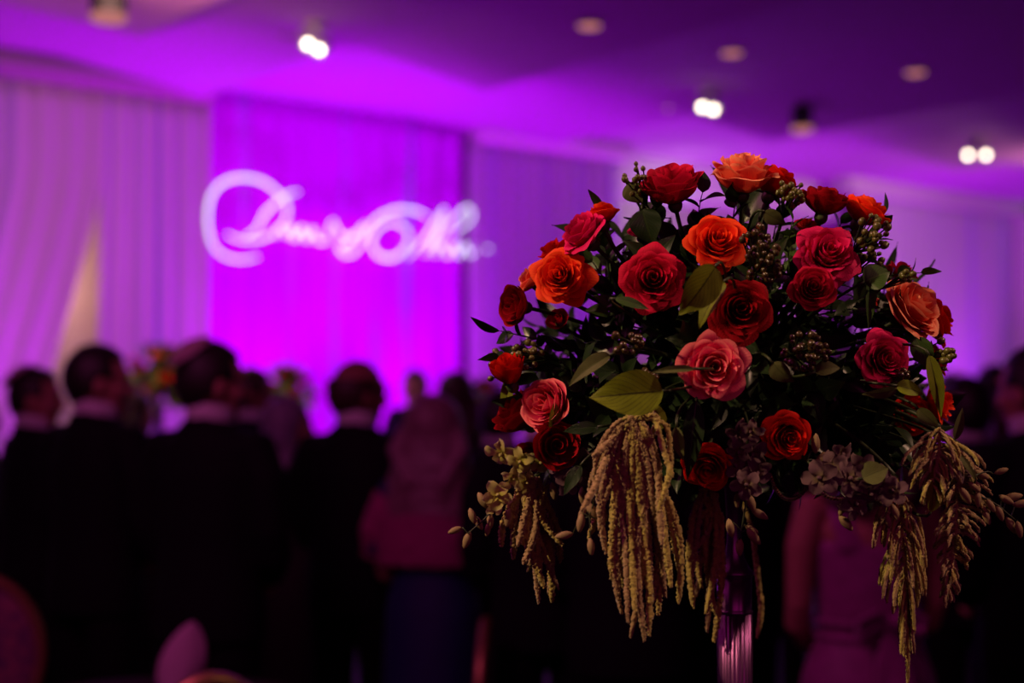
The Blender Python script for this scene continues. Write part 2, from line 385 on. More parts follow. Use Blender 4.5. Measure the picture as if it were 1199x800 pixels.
# ------------------------------------------------------------------ ceiling fittings
def on_ceiling(px, py, z): 
    D = at(px, py, 1)-Vector((0, 0, CAMZ)); return Vector((0, 0, CAMZ)) + D*((z-CAMZ)/D.z)
def fit_ceiling(px, py, drop=0.0):
    z = HC-.1
    for _ in range(6): p = on_ceiling(px, py, z-drop); z = ceil_z(p)
    return p, z
def lens_disc(b, r, z=0, n=24): b.lathe([(r*.2, z+.004), (r*.8, z+.002), (r, z), (r, z-.004), (r*.2, z-.006)][::-1], n)
def twin(px, py, dx, dy, label):
    p, zc = fit_ceiling(px, py, .16); t = thing('twin_spotlight', label, 'ceiling light', (p.x, p.y, zc), group='lit twin spotlights on the ceiling')
    b = MB(); b.lathe([(.07, 0), (.07, -.03), (.02, -.035), (.02, -.06)], 20); b.box((0, 0, -.07), (.1, .015, .012)); b.build('mount', M_WHITEM, t, False)
    pd = p.y*CF.y
    for sgn in (-1, 1):
        q = Vector((sgn*dx/2/FPX*p.y, 0, -.16 - sgn*dy/2/FPX*p.y))
        d = (Vector((0, 0, CAMZ)) - (q+t.location)).normalized(); M = Matrix.Translation(q) @ zmat(d).to_4x4()
        b = MB(); b.lathe([(.03, -.09), (.045, -.08), (.05, 0), (.046, .004), (.02, .003)], 20); b.tf(M); h = b.build('lamp_head', M_WHITEM, t, False)
        b = MB(); b.lathe([(.022, .003), (.02, .012), (.012, .016), (.004, .018)], 20); b.tf(M); b.build('lens', M_LAMP, h)
        b = MB(); b.tube([Vector((sgn*.04, 0, -.07)), q - d*.05], .008, 8); b.build('arm', M_WHITEM, t)
twin(367, 55, 13, 7, 'lit twin spotlight on ceiling above the script lettering')
twin(829, 127, 13, 3, 'lit twin spotlight on ceiling above the topmost coral rose')
twin(1144, 182, 21, 0, 'lit twin spotlight on ceiling at the far right edge')
for px, py, lab in ((690, 28, 'dim pink ceiling downlight nearest the top middle edge'), (857, 60, 'dim pink ceiling downlight above the middle twin spotlight'),
                    (1072, 83, 'dim pink ceiling downlight toward the top right corner'), (783, 124, 'very faint small downlight just left of the middle twin spotlight'),
                    (1095, 187, 'very faint small downlight just left of the right twin spotlight')):
    small = 'faint' in lab
    p, z = fit_ceiling(px, py); t = thing('recessed_downlight', lab, 'ceiling light', (p.x, p.y, z), group='recessed downlights')
    r = .035 if small else .075
    b = MB(); b.lathe([(r*1.25, 0), (r*1.25, -.012), (r, -.016), (r, -.004)], 28); b.build('trim_ring', M_WHITEM, t, False)
    b = MB(); b.lathe([(r*.98, -.006), (r*.9, -.022), (r*.5, -.03), (.01, -.032)], 28); b.build('diffuser', M_DIM2 if small else M_DIM, t)
for px, py, lab, r in ((127, 20, 'black cylinder ceiling spotlight in the top left corner', .1), (939, 152, 'black cylinder ceiling spotlight above the red roses', .085)):
    p, zc = fit_ceiling(px, py, .2); zb = zc-.2; t = thing('can_spotlight', lab, 'ceiling light', (p.x, p.y, zc), group='unlit black can spotlights')
    h = t.location.z-zb
    b = MB(); b.lathe([(r*.55, 0), (r*.55, -.02), (r*.98, -.022), (r, -.04), (r, -h+.012)], 24); b.build('housing', M_BLACK, t, False)
    b = MB(); b.lathe([(r, -h+.012), (r*1.02, -h-.005), (r*.9, -h-.02), (r*.3, -h-.025)], 24); b.build('rim', M_DIM2, t, False)

# ================================================================== LIGHT
def light(kind, name, loc, col, power, aim=None, size=.2, sizey=None, angle=60, blend=.5):
    l = bpy.data.lights.new(name, kind); l.color = col; l.energy = power
    o = bpy.data.objects.new(name, l); C.objects.link(o); o.location = loc
    if kind == 'AREA':
        l.size = size
        if sizey: l.shape = 'RECTANGLE'; l.size_y = sizey
    elif kind == 'SPOT': l.spot_size = R(angle); l.spot_blend = blend; l.shadow_soft_size = size
    else: l.shadow_soft_size = size
    if aim is not None: o.rotation_euler = (Vector(aim)-Vector(loc)).to_track_quat('-Z', 'Y').to_euler()
    return o
MAG = (.53, .0, 1.0)
# LED uplights standing on the floor in front of the drapes
UPS = [(s_of(-40), 240), (s_of(90), 110), (s_of(300), 480), (s_of(470), 480), (s_of(760), 400), (s_of(960), 300), (s_of(1100), 360)]
for s, p in UPS:
    light('SPOT', 'led_uplight', wp(s, .95, .25), MAG, p*.98, wp(s, .45, HC), .12, angle=74, blend=.9)
    light('AREA', 'led_wash', wp(s, 1.1, .2), MAG, p*.058, wp(s, 0, 2.1), 1.2, .2)
# warm lamp in the left opening, added warm drape fills, cool lamps
light('POINT', 'doorway_lamp', wp(sg-.35, -.22, 2.55), (1, .55, .36), 20, size=.12)
light('AREA', 'drape_fill_left', wp(-.5, 3.5, 3.9), (1, .52, .42), 62, wp(0, 0, 1.6), 1.5)  # unseen area fill added to warm the left drapes
light('AREA', 'drape_fill_right', wp(9.5, 3.2, 3.9), (1, .58, .55), 75, wp(8.5, 0, 2.2), 1.5)  # unseen area fill added to warm the right drapes
light('POINT', 'cove_lamp', wp(s_of(800), .0, 3.6), (.95, .92, .95), 6, size=.1)
light('POINT', 'pier_lamp', wp(sE+.3, .9, 3.6), (.85, .85, 1), 3, size=.1)
# spotlights of the house aimed at the centrepiece
BC = at(850, 430, 1.7)
light('SPOT', 'centrepiece_spot', (-2.1, .55, 3.4), (1, .64, .33), 300, BC + Vector((0, 0, -.05)), .04, angle=18, blend=.6)
light('SPOT', 'centrepiece_spot', (2.6, .8, 3.7), (1, .55, .36), 195, BC + Vector((0, 0, .1)), .05, angle=20, blend=.6)
light('AREA', 'bouquet_front_fill', (1.2, -2.2, 2.6), (1, .07, .45), 8, BC, 1.6)  # unseen pink fill added in front to tint the bouquet's shadows
light('AREA', 'guest_fill', (-1.6, 1.9, 3.9), (1, .12, .55), 42, (-.3, 5.2, 1.0), 1.8)  # unseen pink fill added to lift the guests and gown
w = bpy.data.worlds.new('ambient fill'); sc.world = w; w.use_nodes = True  # dim purple ambient added as fill around the open room
w.node_tree.nodes['Background'].inputs[0].default_value = (.5, .08, .62, 1); w.node_tree.nodes['Background'].inputs[1].default_value = .035

# ================================================================== THE CENTREPIECE
BD = 1.7
def bd(px, py, front=1.0):
    """depth on the dome of the bouquet"""
    q = 1 - ((px-850)/300)**2 - ((py-420)/280)**2
    return BD - .23*math.sqrt(max(q, 0))*front
TX = at(860, 700, BD); VX, VY = TX.x, TX.y
# vase
rpx = BD/FPX
def vz(py): return at(860, py, BD).z
t = thing('fluted_vase', 'tall slender silvery fluted vase holding up the rose bouquet', 'vase', (VX, VY, .757))
def flute(n, a): return lambda ang, z, k: 1 + a*abs(math.sin(n*ang/2)) - a
z0 = .757
b = MB()
b.lathe([(.075, 0), (.08, .006), (.075, .016), (.05, .03), (.028, .055), (.02, .08), (.0165, .12)], 48); b.build('foot', M_VASE, t)
b = MB(); zz = [.11, .16, .25, .35, .45, vz(718)-z0]
b.lathe([(.0155+.006*(k/5), z) for k, z in enumerate(zz)], 96, flute(26, .10)); b.build('fluted_column', M_VASE, t)
b = MB(); ya, yb = vz(716)-z0, vz(672)-z0
b.lathe([(.0216, ya-.002), (.0228, ya), (.0216, ya+.002), (.0205, ya+.004), (.0212, yb-.003)], 48, flute(8, .07)); b.build('faceted_collar', M_VASE, t)
b = MB(); b.lathe([(.0212, yb-.003), (.024, yb), (.0238, yb+.002), (.018, yb+.008), (.012, yb+.02), (.009, yb+.036), (.0085, yb+.05), (.011, yb+.1), (.03, yb+.14), (.06, yb+.165), (.062, yb+.17)], 48, flute(8, .05)); b.build('tapered_neck', M_VASE, t)
FO = Vector((VX, VY, vz(672)+.165+.075))
b = MB(); b.ell((0, 0, 0), (.085, .085, .08), 24, 14); fo = b.build('floral_foam', M_FOAM, loc=FO); tag(fo, 'dark round floral foam hidden under the roses, gripped by vase', 'floral foam')

# ---- roses
def sub(a, b): return [x-y for x, y in zip(a, b)]
def bloom_mesh(rad, openness, npet, seed, mat, pointy=.3, ruffle=.5, tall=1.0):
    """spiralled heart of tight petals, then whorls of five broad petals with rolled rims"""
    rnd = random.Random(seed); b = MB(); nu, nv = 15, 13
    ni = 8 if openness > .25 else 6; nw = max(1, round((npet-ni)/5)); spec = []
    for i in range(ni):
        t = i/(ni-1); spec.append((i*R(137.5), .07+.30*t, .40-.03*t, 1.75-.45*t, .02+.10*openness*t, .04*t))
    off = rnd.uniform(0, 6)
    for w_ in range(nw):
        q = (w_+1)/nw; base = off + w_*R(36+rnd.uniform(-8, 8))
        for i in range(5):
            spec.append((base + i*2*PI/5 + rnd.uniform(-.12, .12), .40+(.22+.16*openness)*q, .40-(.14+.52*openness)*q**1.2+rnd.uniform(-.05, .05),
                         .86+rnd.uniform(-.08, .1), (.04+.34*openness*q)*rnd.uniform(.7, 1.3), (.06+.55*openness*q)*rnd.uniform(.6, 1.4)))
    out_r = max(x[1]+x[4] for x in spec)
    for ang, rb, ztop, halfw, flare, curl in spec:
        outer = rb > .39; zbase = -.62*tall; ztop *= tall
        tipw = pointy*rnd.uniform(.4, 1.3); ph = rnd.uniform(0, 6.28); tilt = rnd.uniform(-.12, .12); notch = rnd.uniform(-.4, .4)
        rows = []
        for j in range(nv):
            v = j/(nv-1); row = []
            for k in range(nu):
                u = -1+2*k/(nu-1); uc = u-notch*.3
                L = 1 - .20*abs(u)**3.2 - tipw*.34*(abs(uc)**1.2) + .02*ruffle*math.sin(9*u+ph)
                vv = v*L; e = max(0, vv-.5)/.5
                r = rb*math.sin(min(vv*1.3, 1)*PI/2)**.6
                r += flare*e*e*(1+.7*u*u*pointy)
                z = zbase + (ztop-zbase)*vv**.9
                roll = max(0, vv-.78)/.22
                z -= curl*.42*e**2.2*(.6+.8*abs(u)); r += (curl*.10*roll if outer else 0); z -= (curl*.16*roll*roll if outer else 0)
                r *= 1 + .07*u
                if outer: r += ruffle*.05*math.sin(3.6*u+ph)*e; z += ruffle*.05*math.sin(4.4*u+ph*1.7)*e
                a = ang + u*halfw*(1-.10*vv) + tilt*vv
                row.append((r*math.cos(a)*rad/out_r, r*math.sin(a)*rad/out_r, z*rad))
            rows.append(row)
        b.grid(rows, nu, nv)
    return b.mesh('bloom', mat)
def rose(px, py, rpx_, mat, face, opn, npet, label, dd=0, pointy=.3, ruffle=.5, tall=1.0, seed=None, front=1.0, group='roses in the big foreground bouquet', stem=True):
    d = bd(px, py, front)+dd; p = at(px, py, d); rad = rpx_*d/FPX*(1.05 if face[2] > .7 else 1.13)
    seed = seed if seed is not None else int(px*7+py)
    f = cdir(*face)
    M = zmat(f, seed % 7)
    e = thing('rose', label, 'rose', p, group=group); e.rotation_euler = M.to_euler()
    me = bloom_mesh(rad, opn, npet, seed, mat, pointy, ruffle, tall); link('bloom', me, e)
    hb = .62*tall*rad
    b = MB(); b.ell((0, 0, -hb-.002), (.006+rad*.06, .006+rad*.06, .007+rad*.05), 12, 8)
    for k in range(5):
        a = k*2*PI/5; rows = []
        for j in range(7):
            v = j/6; wd = .22*rad*(1-v)**.8*(.6+.9*v); rr = (.07+.42*v)*rad*.95; z = -hb - .01*rad + .28*rad*v*v*(1 if opn < .5 else -.2)
            rows.append([(math.cos(a)*rr - math.sin(a)*wd*q, math.sin(a)*rr + math.cos(a)*wd*q, z + .04*rad*abs(q)) for q in (-1, 0, 1)])
        b.grid(rows, 3, 7)
    b.build('calyx', M_SEPAL, e)
    if stem:
        Mi = M.inverted(); tgt = FO + (p-FO).normalized()*.07
        q = Mi @ (tgt-p); b = MB(); b.tube(bez((0, 0, -hb), (0, 0, -hb-.05), q, 12), .0024, 8); b.build('stem', M_STEM, e)
    return e
F = 'front'
RO = [
 # px, py, r, mat, facing(r,u,t), open, petals, label, kw
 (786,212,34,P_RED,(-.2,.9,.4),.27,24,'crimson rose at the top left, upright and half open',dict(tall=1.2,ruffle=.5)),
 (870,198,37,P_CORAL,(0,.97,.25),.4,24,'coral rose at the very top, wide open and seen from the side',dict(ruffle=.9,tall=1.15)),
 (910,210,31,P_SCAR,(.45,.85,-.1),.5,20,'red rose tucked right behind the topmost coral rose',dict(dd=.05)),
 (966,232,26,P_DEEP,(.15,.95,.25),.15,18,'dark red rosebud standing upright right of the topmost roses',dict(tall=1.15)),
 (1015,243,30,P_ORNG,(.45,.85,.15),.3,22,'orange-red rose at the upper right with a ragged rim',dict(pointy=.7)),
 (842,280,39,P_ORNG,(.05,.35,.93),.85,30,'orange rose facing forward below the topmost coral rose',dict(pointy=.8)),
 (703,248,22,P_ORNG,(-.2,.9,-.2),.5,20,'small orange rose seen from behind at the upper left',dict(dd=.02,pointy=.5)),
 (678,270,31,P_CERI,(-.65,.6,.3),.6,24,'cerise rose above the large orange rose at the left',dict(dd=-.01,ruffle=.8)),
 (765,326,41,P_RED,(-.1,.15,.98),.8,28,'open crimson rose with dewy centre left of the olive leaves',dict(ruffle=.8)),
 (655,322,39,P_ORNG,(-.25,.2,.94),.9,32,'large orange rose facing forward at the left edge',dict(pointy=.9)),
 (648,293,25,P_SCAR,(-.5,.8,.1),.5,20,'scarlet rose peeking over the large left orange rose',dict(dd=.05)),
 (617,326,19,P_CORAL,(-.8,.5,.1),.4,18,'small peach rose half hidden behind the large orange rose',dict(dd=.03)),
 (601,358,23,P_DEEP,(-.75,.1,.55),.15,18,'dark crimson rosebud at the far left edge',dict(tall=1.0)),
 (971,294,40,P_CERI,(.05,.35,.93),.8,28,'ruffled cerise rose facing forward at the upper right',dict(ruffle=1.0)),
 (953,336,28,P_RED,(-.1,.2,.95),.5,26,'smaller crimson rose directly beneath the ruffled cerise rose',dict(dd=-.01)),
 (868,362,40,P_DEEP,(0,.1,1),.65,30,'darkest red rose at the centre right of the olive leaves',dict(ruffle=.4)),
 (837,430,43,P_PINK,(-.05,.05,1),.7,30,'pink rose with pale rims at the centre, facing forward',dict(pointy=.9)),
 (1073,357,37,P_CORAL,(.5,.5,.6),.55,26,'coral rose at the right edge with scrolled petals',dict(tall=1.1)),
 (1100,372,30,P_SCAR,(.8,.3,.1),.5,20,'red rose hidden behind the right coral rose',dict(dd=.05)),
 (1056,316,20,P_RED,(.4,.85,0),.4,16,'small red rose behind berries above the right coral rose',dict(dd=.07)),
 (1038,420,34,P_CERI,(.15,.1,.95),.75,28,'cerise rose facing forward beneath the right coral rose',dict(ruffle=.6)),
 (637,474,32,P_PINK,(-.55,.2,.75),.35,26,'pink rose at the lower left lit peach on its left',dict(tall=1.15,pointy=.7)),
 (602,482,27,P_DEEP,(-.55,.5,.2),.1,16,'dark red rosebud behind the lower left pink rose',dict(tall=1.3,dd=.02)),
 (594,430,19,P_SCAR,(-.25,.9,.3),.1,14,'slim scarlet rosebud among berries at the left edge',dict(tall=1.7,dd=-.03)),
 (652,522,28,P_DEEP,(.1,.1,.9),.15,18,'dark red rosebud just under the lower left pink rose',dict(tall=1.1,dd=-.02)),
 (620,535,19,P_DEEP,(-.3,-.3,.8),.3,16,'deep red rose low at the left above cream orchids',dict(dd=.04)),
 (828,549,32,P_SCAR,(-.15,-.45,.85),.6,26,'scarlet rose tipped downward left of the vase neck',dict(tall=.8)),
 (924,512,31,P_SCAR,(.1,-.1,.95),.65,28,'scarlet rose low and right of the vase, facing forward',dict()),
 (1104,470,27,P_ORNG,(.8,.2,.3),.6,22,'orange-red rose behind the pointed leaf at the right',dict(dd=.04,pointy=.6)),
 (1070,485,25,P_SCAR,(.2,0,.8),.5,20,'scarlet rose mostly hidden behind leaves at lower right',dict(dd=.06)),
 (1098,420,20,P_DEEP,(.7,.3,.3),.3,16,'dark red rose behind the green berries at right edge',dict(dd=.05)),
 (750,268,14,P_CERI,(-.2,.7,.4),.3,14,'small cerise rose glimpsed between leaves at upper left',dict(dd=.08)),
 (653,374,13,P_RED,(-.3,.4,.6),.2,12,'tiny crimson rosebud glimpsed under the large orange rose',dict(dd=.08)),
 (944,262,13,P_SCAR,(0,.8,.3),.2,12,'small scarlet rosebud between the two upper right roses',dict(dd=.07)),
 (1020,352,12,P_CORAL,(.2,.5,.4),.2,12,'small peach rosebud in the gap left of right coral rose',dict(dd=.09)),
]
for r_ in RO:
    px, py, rr, mt, fc, op, npt, lab, kw = r_
    rose(px, py, rr, mt, fc, op, npt, lab, **kw)

# ---- leaves
def leaf_grid(b, L, W, M, fold=.25, bend=.5, wave=.05, seed=0, tip=1.6, nu=9, nv=15, rounded=False):
    """blade along local +X, upper side +Z"""
    rnd = random.Random(seed); ph = rnd.uniform(0, 6.28); rows = []
    for j in range(nv):
        v = j/(nv-1); w = W*.5*(math.sin(PI*min(1, v**.72))**(.8))*(1 if v < .5 else (1-((v-.5)/.5)**tip*.35))
        if rounded: w = W*.5*math.sqrt(max(0, 1-(abs(v-.6)/(.6 if v < .6 else .4))**2.2))
        w = max(w, W*.008); ang = bend*v
        x = L*(math.sin(ang)/bend if abs(bend) > 1e-3 else v); z = -L*((1-math.cos(ang))/bend if abs(bend) > 1e-3 else 0)
        row = []
        for k in range(nu):
            u = -1+2*k/(nu-1); ripple = wave*W*.25*math.sin(v*20-abs(u)*6)*abs(u)
            row.append(M @ Vector((x, u*w*math.cos(fold*.8), z + abs(u)*w*math.sin(fold) + ripple*.6 + wave*W*math.sin(v*5+ph)*u)))
        rows.append(row)
    b.grid(rows, nu, nv)
def sprig_mesh(name, seed, mat, n=7, L=.09, ll=.04, lw=.02, bend=.6):
    """leafy twig growing along +Z from the origin"""
    rnd = random.Random(seed); b = MB()
    path = bez((0, 0, 0), (rnd.uniform(-.01, .01), 0, L*.6), (rnd.uniform(-.02, .02), rnd.uniform(-.02, .02), L), 10)
    b.tube(path, [.0016*(1-.5*k/9) for k in range(10)], 6)
    for i in range(n):
        t = .25+.75*i/(n-1); p = path[int(t*9)]; a = i*R(137)+rnd.uniform(-.3, .3); el = rnd.uniform(.35, .95) if i < n-1 else 1.3
        d = Vector((math.cos(a)*math.cos(el), math.sin(a)*math.cos(el), math.sin(el)))
        M = Matrix.Translation(p) @ d.to_track_quat('X', 'Z').to_matrix().to_4x4() @ Matrix.Rotation(rnd.uniform(-.5, .5), 4, 'X')
        s = rnd.uniform(.75, 1.15)
        leaf_grid(b, ll*s, lw*s, M, .3, rnd.uniform(.2, bend), .04, seed+i, 1.2, 5, 8)
    return b.mesh(name, mat)
SPR = [sprig_mesh('foliage_sprig', 30+i, M_DARKLEAF, 8, .10, .042, .021) for i in range(5)] + [sprig_mesh('foliage_sprig', 50+i, M_MIDLEAF, 7, .09, .036, .018) for i in range(2)]
SPW = [sprig_mesh('foliage_sprig', 70+i, M_DARKLEAF, 6, .09, .055, .032) for i in range(3)]
rnd = random.Random(11)
cnt = 0
while cnt < 245:
    a = rnd.uniform(0, 2*PI); q = math.sqrt(rnd.random()); px = 850 + 232*q*math.cos(a); py = 402 + 165*q*math.sin(a)
    if cnt > 210: px = rnd.uniform(930, 1090); py = rnd.uniform(465, 560)
    elif cnt > 145: px = rnd.uniform(625, 1085); py = rnd.uniform(450, 545) - abs(px-850)*.05
    dpt = bd(px, py)+rnd.uniform(.045, .2) if rnd.random() < .8 else bd(px, py)+.32
    # leave the airy gaps of the upper rim
    if any(math.hypot(px-gx_, py-gy) < gr for gx_, gy, gr in ((890, 262, 24), (1005, 355, 30), (722, 268, 16), (700, 240, 30), (1015, 385, 18), (630, 372, 18), (930, 250, 16))): 
        if rnd.random() < .85: continue
    p = at(px, py, dpt); out = (p-FO).normalized()
    o = link('foliage_sprig', rnd.choice(SPR if rnd.random() < .7 else SPW)); sc_ = rnd.uniform(.75, 1.05); o.scale = (sc_,)*3
    o.rotation_euler = zmat((out + Vector((rnd.uniform(-.5, .5), rnd.uniform(-.5, .5), rnd.uniform(-.5, .5)))*.7), rnd.uniform(0, 6)).to_euler()
    o.location = p - out*.085*sc_
    tag(o, 'dark green leafy sprig packed between the roses of the big bouquet', 'foliage sprig', 'dark leafy sprigs inside the big bouquet'); cnt += 1
def edge_sprig(px, py, d, dirv, sc_, lab, me):
    o = link('foliage_sprig', me); o.scale = (sc_,)*3; o.location = at(px, py, d); o.rotation_euler = zmat(cdir(*dirv), px % 6).to_euler()
    tag(o, lab, 'foliage sprig', 'leafy sprigs at the rim of the bouquet')
edge_sprig(818, 285, 1.58, (.0, 1, .1), .62, 'upright dark oval leaves between crimson and topmost coral roses', SPW[0])
edge_sprig(860, 285, 1.57, (-.15, 1, .1), .6, 'glossy dark leaves directly beneath the topmost coral rose', SPW[1])
edge_sprig(905, 280, 1.62, (.35, 1, 0), .55, 'dark leaves right beneath the red rose at the top', SPW[2])
edge_sprig(670, 405, 1.62, (-1, .05, .2), .85, 'dark leaves reaching out under the far left rosebud', SPR[1])
edge_sprig(655, 430, 1.6, (-1, .3, .3), .7, 'dark leaves over the slim scarlet rosebud at left', SPR[2])
edge_sprig(715, 330, 1.6, (-.2, 1, .1), .8, 'narrow dark leaves right of the small orange rose', SPR[3])
edge_sprig(755, 300, 1.6, (0, 1, .3), .6, 'broad dark leaves below the top left crimson rose', SPW[2])
edge_sprig(1000, 320, 1.62, (.5, .7, .1), .7, 'dark leaves right of the ruffled cerise rose', SPR[0])
edge_sprig(1040, 400, 1.64, (.6, .5, 0), .6, 'dark leaves left of the right coral rose', SPW[1])
edge_sprig(1010, 330, 1.60, (.9, .25, .2), .7, 'mid green leaves beneath the upper right orange-red rose', SPR[5])
edge_sprig(925, 320, 1.56, (-.1, 1, .2), .65, 'bright green leaves left of the ruffled cerise rose', SPR[6])

def broad_leaf(bx, by, tx, ty, wpx, mat, label, d=None, roll=0, bend=.4, fold=.2, dd=0, dz=0, tilt=0):
    """bx,by = where the stalk joins, tx,ty = leaf tip in the photo"""
    d0 = d if d else bd((bx+tx)/2, (by+ty)/2)-.02+dd
    A = at(bx, by, d0); B = at(tx, ty, d0+dz); X = (B-A); L = X.length; X.normalize()
    N = (-CF); N = (N - X*N.dot(X)).normalized(); N = Matrix.Rotation(roll, 3, X) @ N; Y = N.cross(X)
    M3 = Matrix((X, Y, N)).transposed()
    e = thing('broad_leaf', label, 'leaf', A, group='large veined leaves of the big bouquet'); e.rotation_euler = M3.to_euler()
    W = wpx*d0/FPX; b = MB(); leaf_grid(b, L*1.03, W, Matrix.Rotation(-bend*.45, 4, 'Y'), fold, bend, .05, int(bx), 2.2, 17, 31)
    b.build('blade', mat, e)
    q = M3.inverted() @ (FO + (A-FO).normalized()*.07 - A)
    b = MB(); b.tube(bez((0, 0, 0), (-.03, 0, -.01), q, 10), .0016, 6); b.build('stalk', M_STEM, e)
broad_leaf(776,458,692,466,54,M_OLIVE,'large lit olive leaf left of the central pink rose',d=1.42,bend=.5,roll=.15)
broad_leaf(838,312,797,368,46,M_OLIVE,'upper olive leaf between the two central red roses',d=1.41,bend=.5,roll=-.3)
broad_leaf(848,330,818,384,26,M_OLIVE,'narrow olive leaf below the upper olive leaf, darkened at base',d=1.42,bend=.6,roll=.7)
broad_leaf(714,416,665,452,22,M_PALELEAF,'pale curled leaf above the large lit olive leaf',d=1.45,bend=.8,roll=.5,fold=.5)
broad_leaf(812,432,760,436,10,M_PALELEAF,'thin pale leaf curling left from the central pink rose',d=1.42,bend=1.1,roll=.2,fold=.6)
broad_leaf(1088,416,1102,487,20,M_OLIVE,'long pointed leaf hanging at the right edge',d=1.50,bend=.4,fold=.4)
broad_leaf(1050,452,1082,462,20,M_OLIVE,'drooping leaf under the cerise rose at the right',d=1.50,bend=.9,roll=-.4)
broad_leaf(1050,456,1010,462,16,M_PALELEAF,'grey leaf pointing left under the right cerise rose',d=1.50,bend=.5,roll=-.5)
broad_leaf(1075,478,1100,500,18,M_PALELEAF,'folded green leaf in front of the lower right scarlet rose',d=1.5,bend=.6,roll=.4,fold=.5)
broad_leaf(905,425,930,448,26,M_PALELEAF,'pale leaf below the brown berries at the centre right',d=1.46,bend=.8,roll=.6,fold=.3)
broad_leaf(955,436,985,430,20,M_PALELEAF,'small curled leaf right of the brown berries',d=1.46,bend=1.2,roll=-.5,fold=.4)
broad_leaf(1000,268,1030,290,22,M_PALELEAF,'pale leaf under the upper right orange-red rose',d=1.56,bend=.6,roll=.6,fold=.4)
broad_leaf(1012,330,1042,318,34,M_MIDLEAF,'green leaf right of the ruffled cerise rose',d=1.52,bend=.7,roll=-.3)
broad_leaf(1020,322,1017,385,14,M_MIDLEAF,'narrow green leaf hanging beside the purple gap',d=1.53,bend=.3,fold=.5)
broad_leaf(1072,395,1090,432,26,M_MIDLEAF,'green leaf between the right coral and cerise roses',d=1.54,bend=.4,roll=.2)
broad_leaf(752,245,765,287,38,M_DARKLEAF,'wide dark leaf under the top left crimson rose',d=1.56,bend=.5,roll=.3)
broad_leaf(735,215,752,238,26,M_PALELEAF,'small grey leaf under the top left berries',d=1.57,bend=.5,roll=.4)
broad_leaf(895,248,920,262,20,M_PALELEAF,'pale leaf beneath the red rose at the top right',d=1.55,bend=.5,roll=.5)
broad_leaf(772,505,765,470,24,M_OLIVE,'dim olive leaf standing above the middle hanging tassels',d=1.46,bend=.5,roll=.6)
broad_leaf(815,470,805,560,26,M_DARKLEAF,'long dark leaf under the central pink rose',d=1.48,bend=.3,fold=.4)
broad_leaf(792,500,800,540,16,M_PALELEAF,'slim pale leaf over the middle tassels',d=1.46,bend=.5,roll=.4,fold=.4)
broad_leaf(645,505,650,470,18,M_OLIVE,'small yellow-green leaf by the dark red bud',d=1.53,bend=.6,roll=.7)
broad_leaf(598,440,590,492,16,M_OLIVE,'yellow-green leaf at the left rim behind the rosebud',d=1.62,bend=.6,roll=.3)
broad_leaf(720,350,760,362,12,M_MIDLEAF,'thin green leaf under the open crimson rose',d=1.45,bend=.6,roll=-.3)
broad_leaf(1090,600,1094,540,24,M_OLIVE,'tall green leaf among tassels at lower right',d=1.5,bend=.3,roll=.4,fold=.3)
broad_leaf(1112,520,1145,566,16,M_PALELEAF,'arching pale leaf at the lower right rim',d=1.52,bend=1.2,roll=-.3,fold=.4)
broad_leaf(1118,515,1127,478,12,M_PALELEAF,'upright thin leaf tip at the lower right rim',d=1.55,bend=.4,fold=.4)
broad_leaf(1010,560,1040,548,30,M_PALELEAF,'brown-tinged leaf over the lilac orchids at right',d=1.47,bend=.6,roll=-.5)
broad_leaf(700,500,660,505,16,M_DARKLEAF,'dark leaf right of the lower left rosebud',d=1.5,bend=.5,roll=.3)
broad_leaf(680,545,660,580,16,M_DARKLEAF,'dark leaf left of the middle hanging tassels',d=1.5,bend=.5,roll=.3)

# ---- berries
def berry_mesh(mat, seed):
    b = MB(); b.ell((0, 0, 0), (1, 1, 1.12), 12, 9)
    b.lathe([(.28, 1.05), (.2, 1.22), (.05, 1.2)], 8); return b.mesh('berry', mat)
BM = berry_mesh(M_BERRY, 1); BM2 = berry_mesh(M_BERRYD, 2)
def berries(px, py, wpx, hpx, n, rp, me, label, d, seed=0):
    rnd = random.Random(seed); c = at(px, py, d); out = (c-FO).normalized(); k = d/FPX
    e = thing('berry_sprig', label, 'berries', c, group='berry sprigs in the big bouquet')
    hub = -out*.035; b = MB(); b.tube(bez(FO+out*.07-c, hub*2, hub, 10), .002, 6)
    for i in range(n):
        a = rnd.uniform(0, 6.28); q = math.sqrt(rnd.random())
        p = CX*(math.cos(a)*q*wpx/2*k) + CU*(math.sin(a)*q*hpx/2*k) - CF*(.018*(1-q*q)+rnd.uniform(-.006, .006))
        b.tube(bez(hub, (hub+p)*.5-out*.004, p, 5), .0008, 5, False)
        o = link('berry', me, e, p); r = rp*k*rnd.uniform(.6, 1.05); o.scale = (r, r, r); o.rotation_euler = zmat((p-hub).normalized()+Vector((0, 0, .01))).to_euler()
    b.build('stem', M_STEM, e)
berries(742,212,34,40,15,4.2,BM,'small green berries left of the top left crimson rose',1.57,1)
berries(926,226,32,34,24,4.0,BM,'tight green berry cluster beside the red rose at top',1.54,2)
berries(1022,272,38,44,24,4.6,BM,'green berries beneath the upper right orange-red rose',1.53,3)
berries(890,300,52,72,46,4.6,BM2,'large brownish berry cluster right of the central orange rose',1.46,4)
berries(942,412,56,42,34,4.8,BM2,'brown berry cluster between the dark red and cerise roses',1.45,5)
berries(733,402,40,26,14,5.5,BM2,'sparse olive berries above the large lit olive leaf',1.46,6)
berries(618,418,40,44,22,4.4,BM,'green berries between the slim scarlet bud and dark leaves',1.57,7)
berries(579,432,20,42,10,4.4,BM,'green berries outermost on the left rim',1.62,8)
berries(1104,418,24,42,16,4.6,BM,'green berries under the right coral rose at the rim',1.55,9)
berries(1060,322,20,16,8,4.4,BM,'few green berries above the right coral rose',1.54,10)
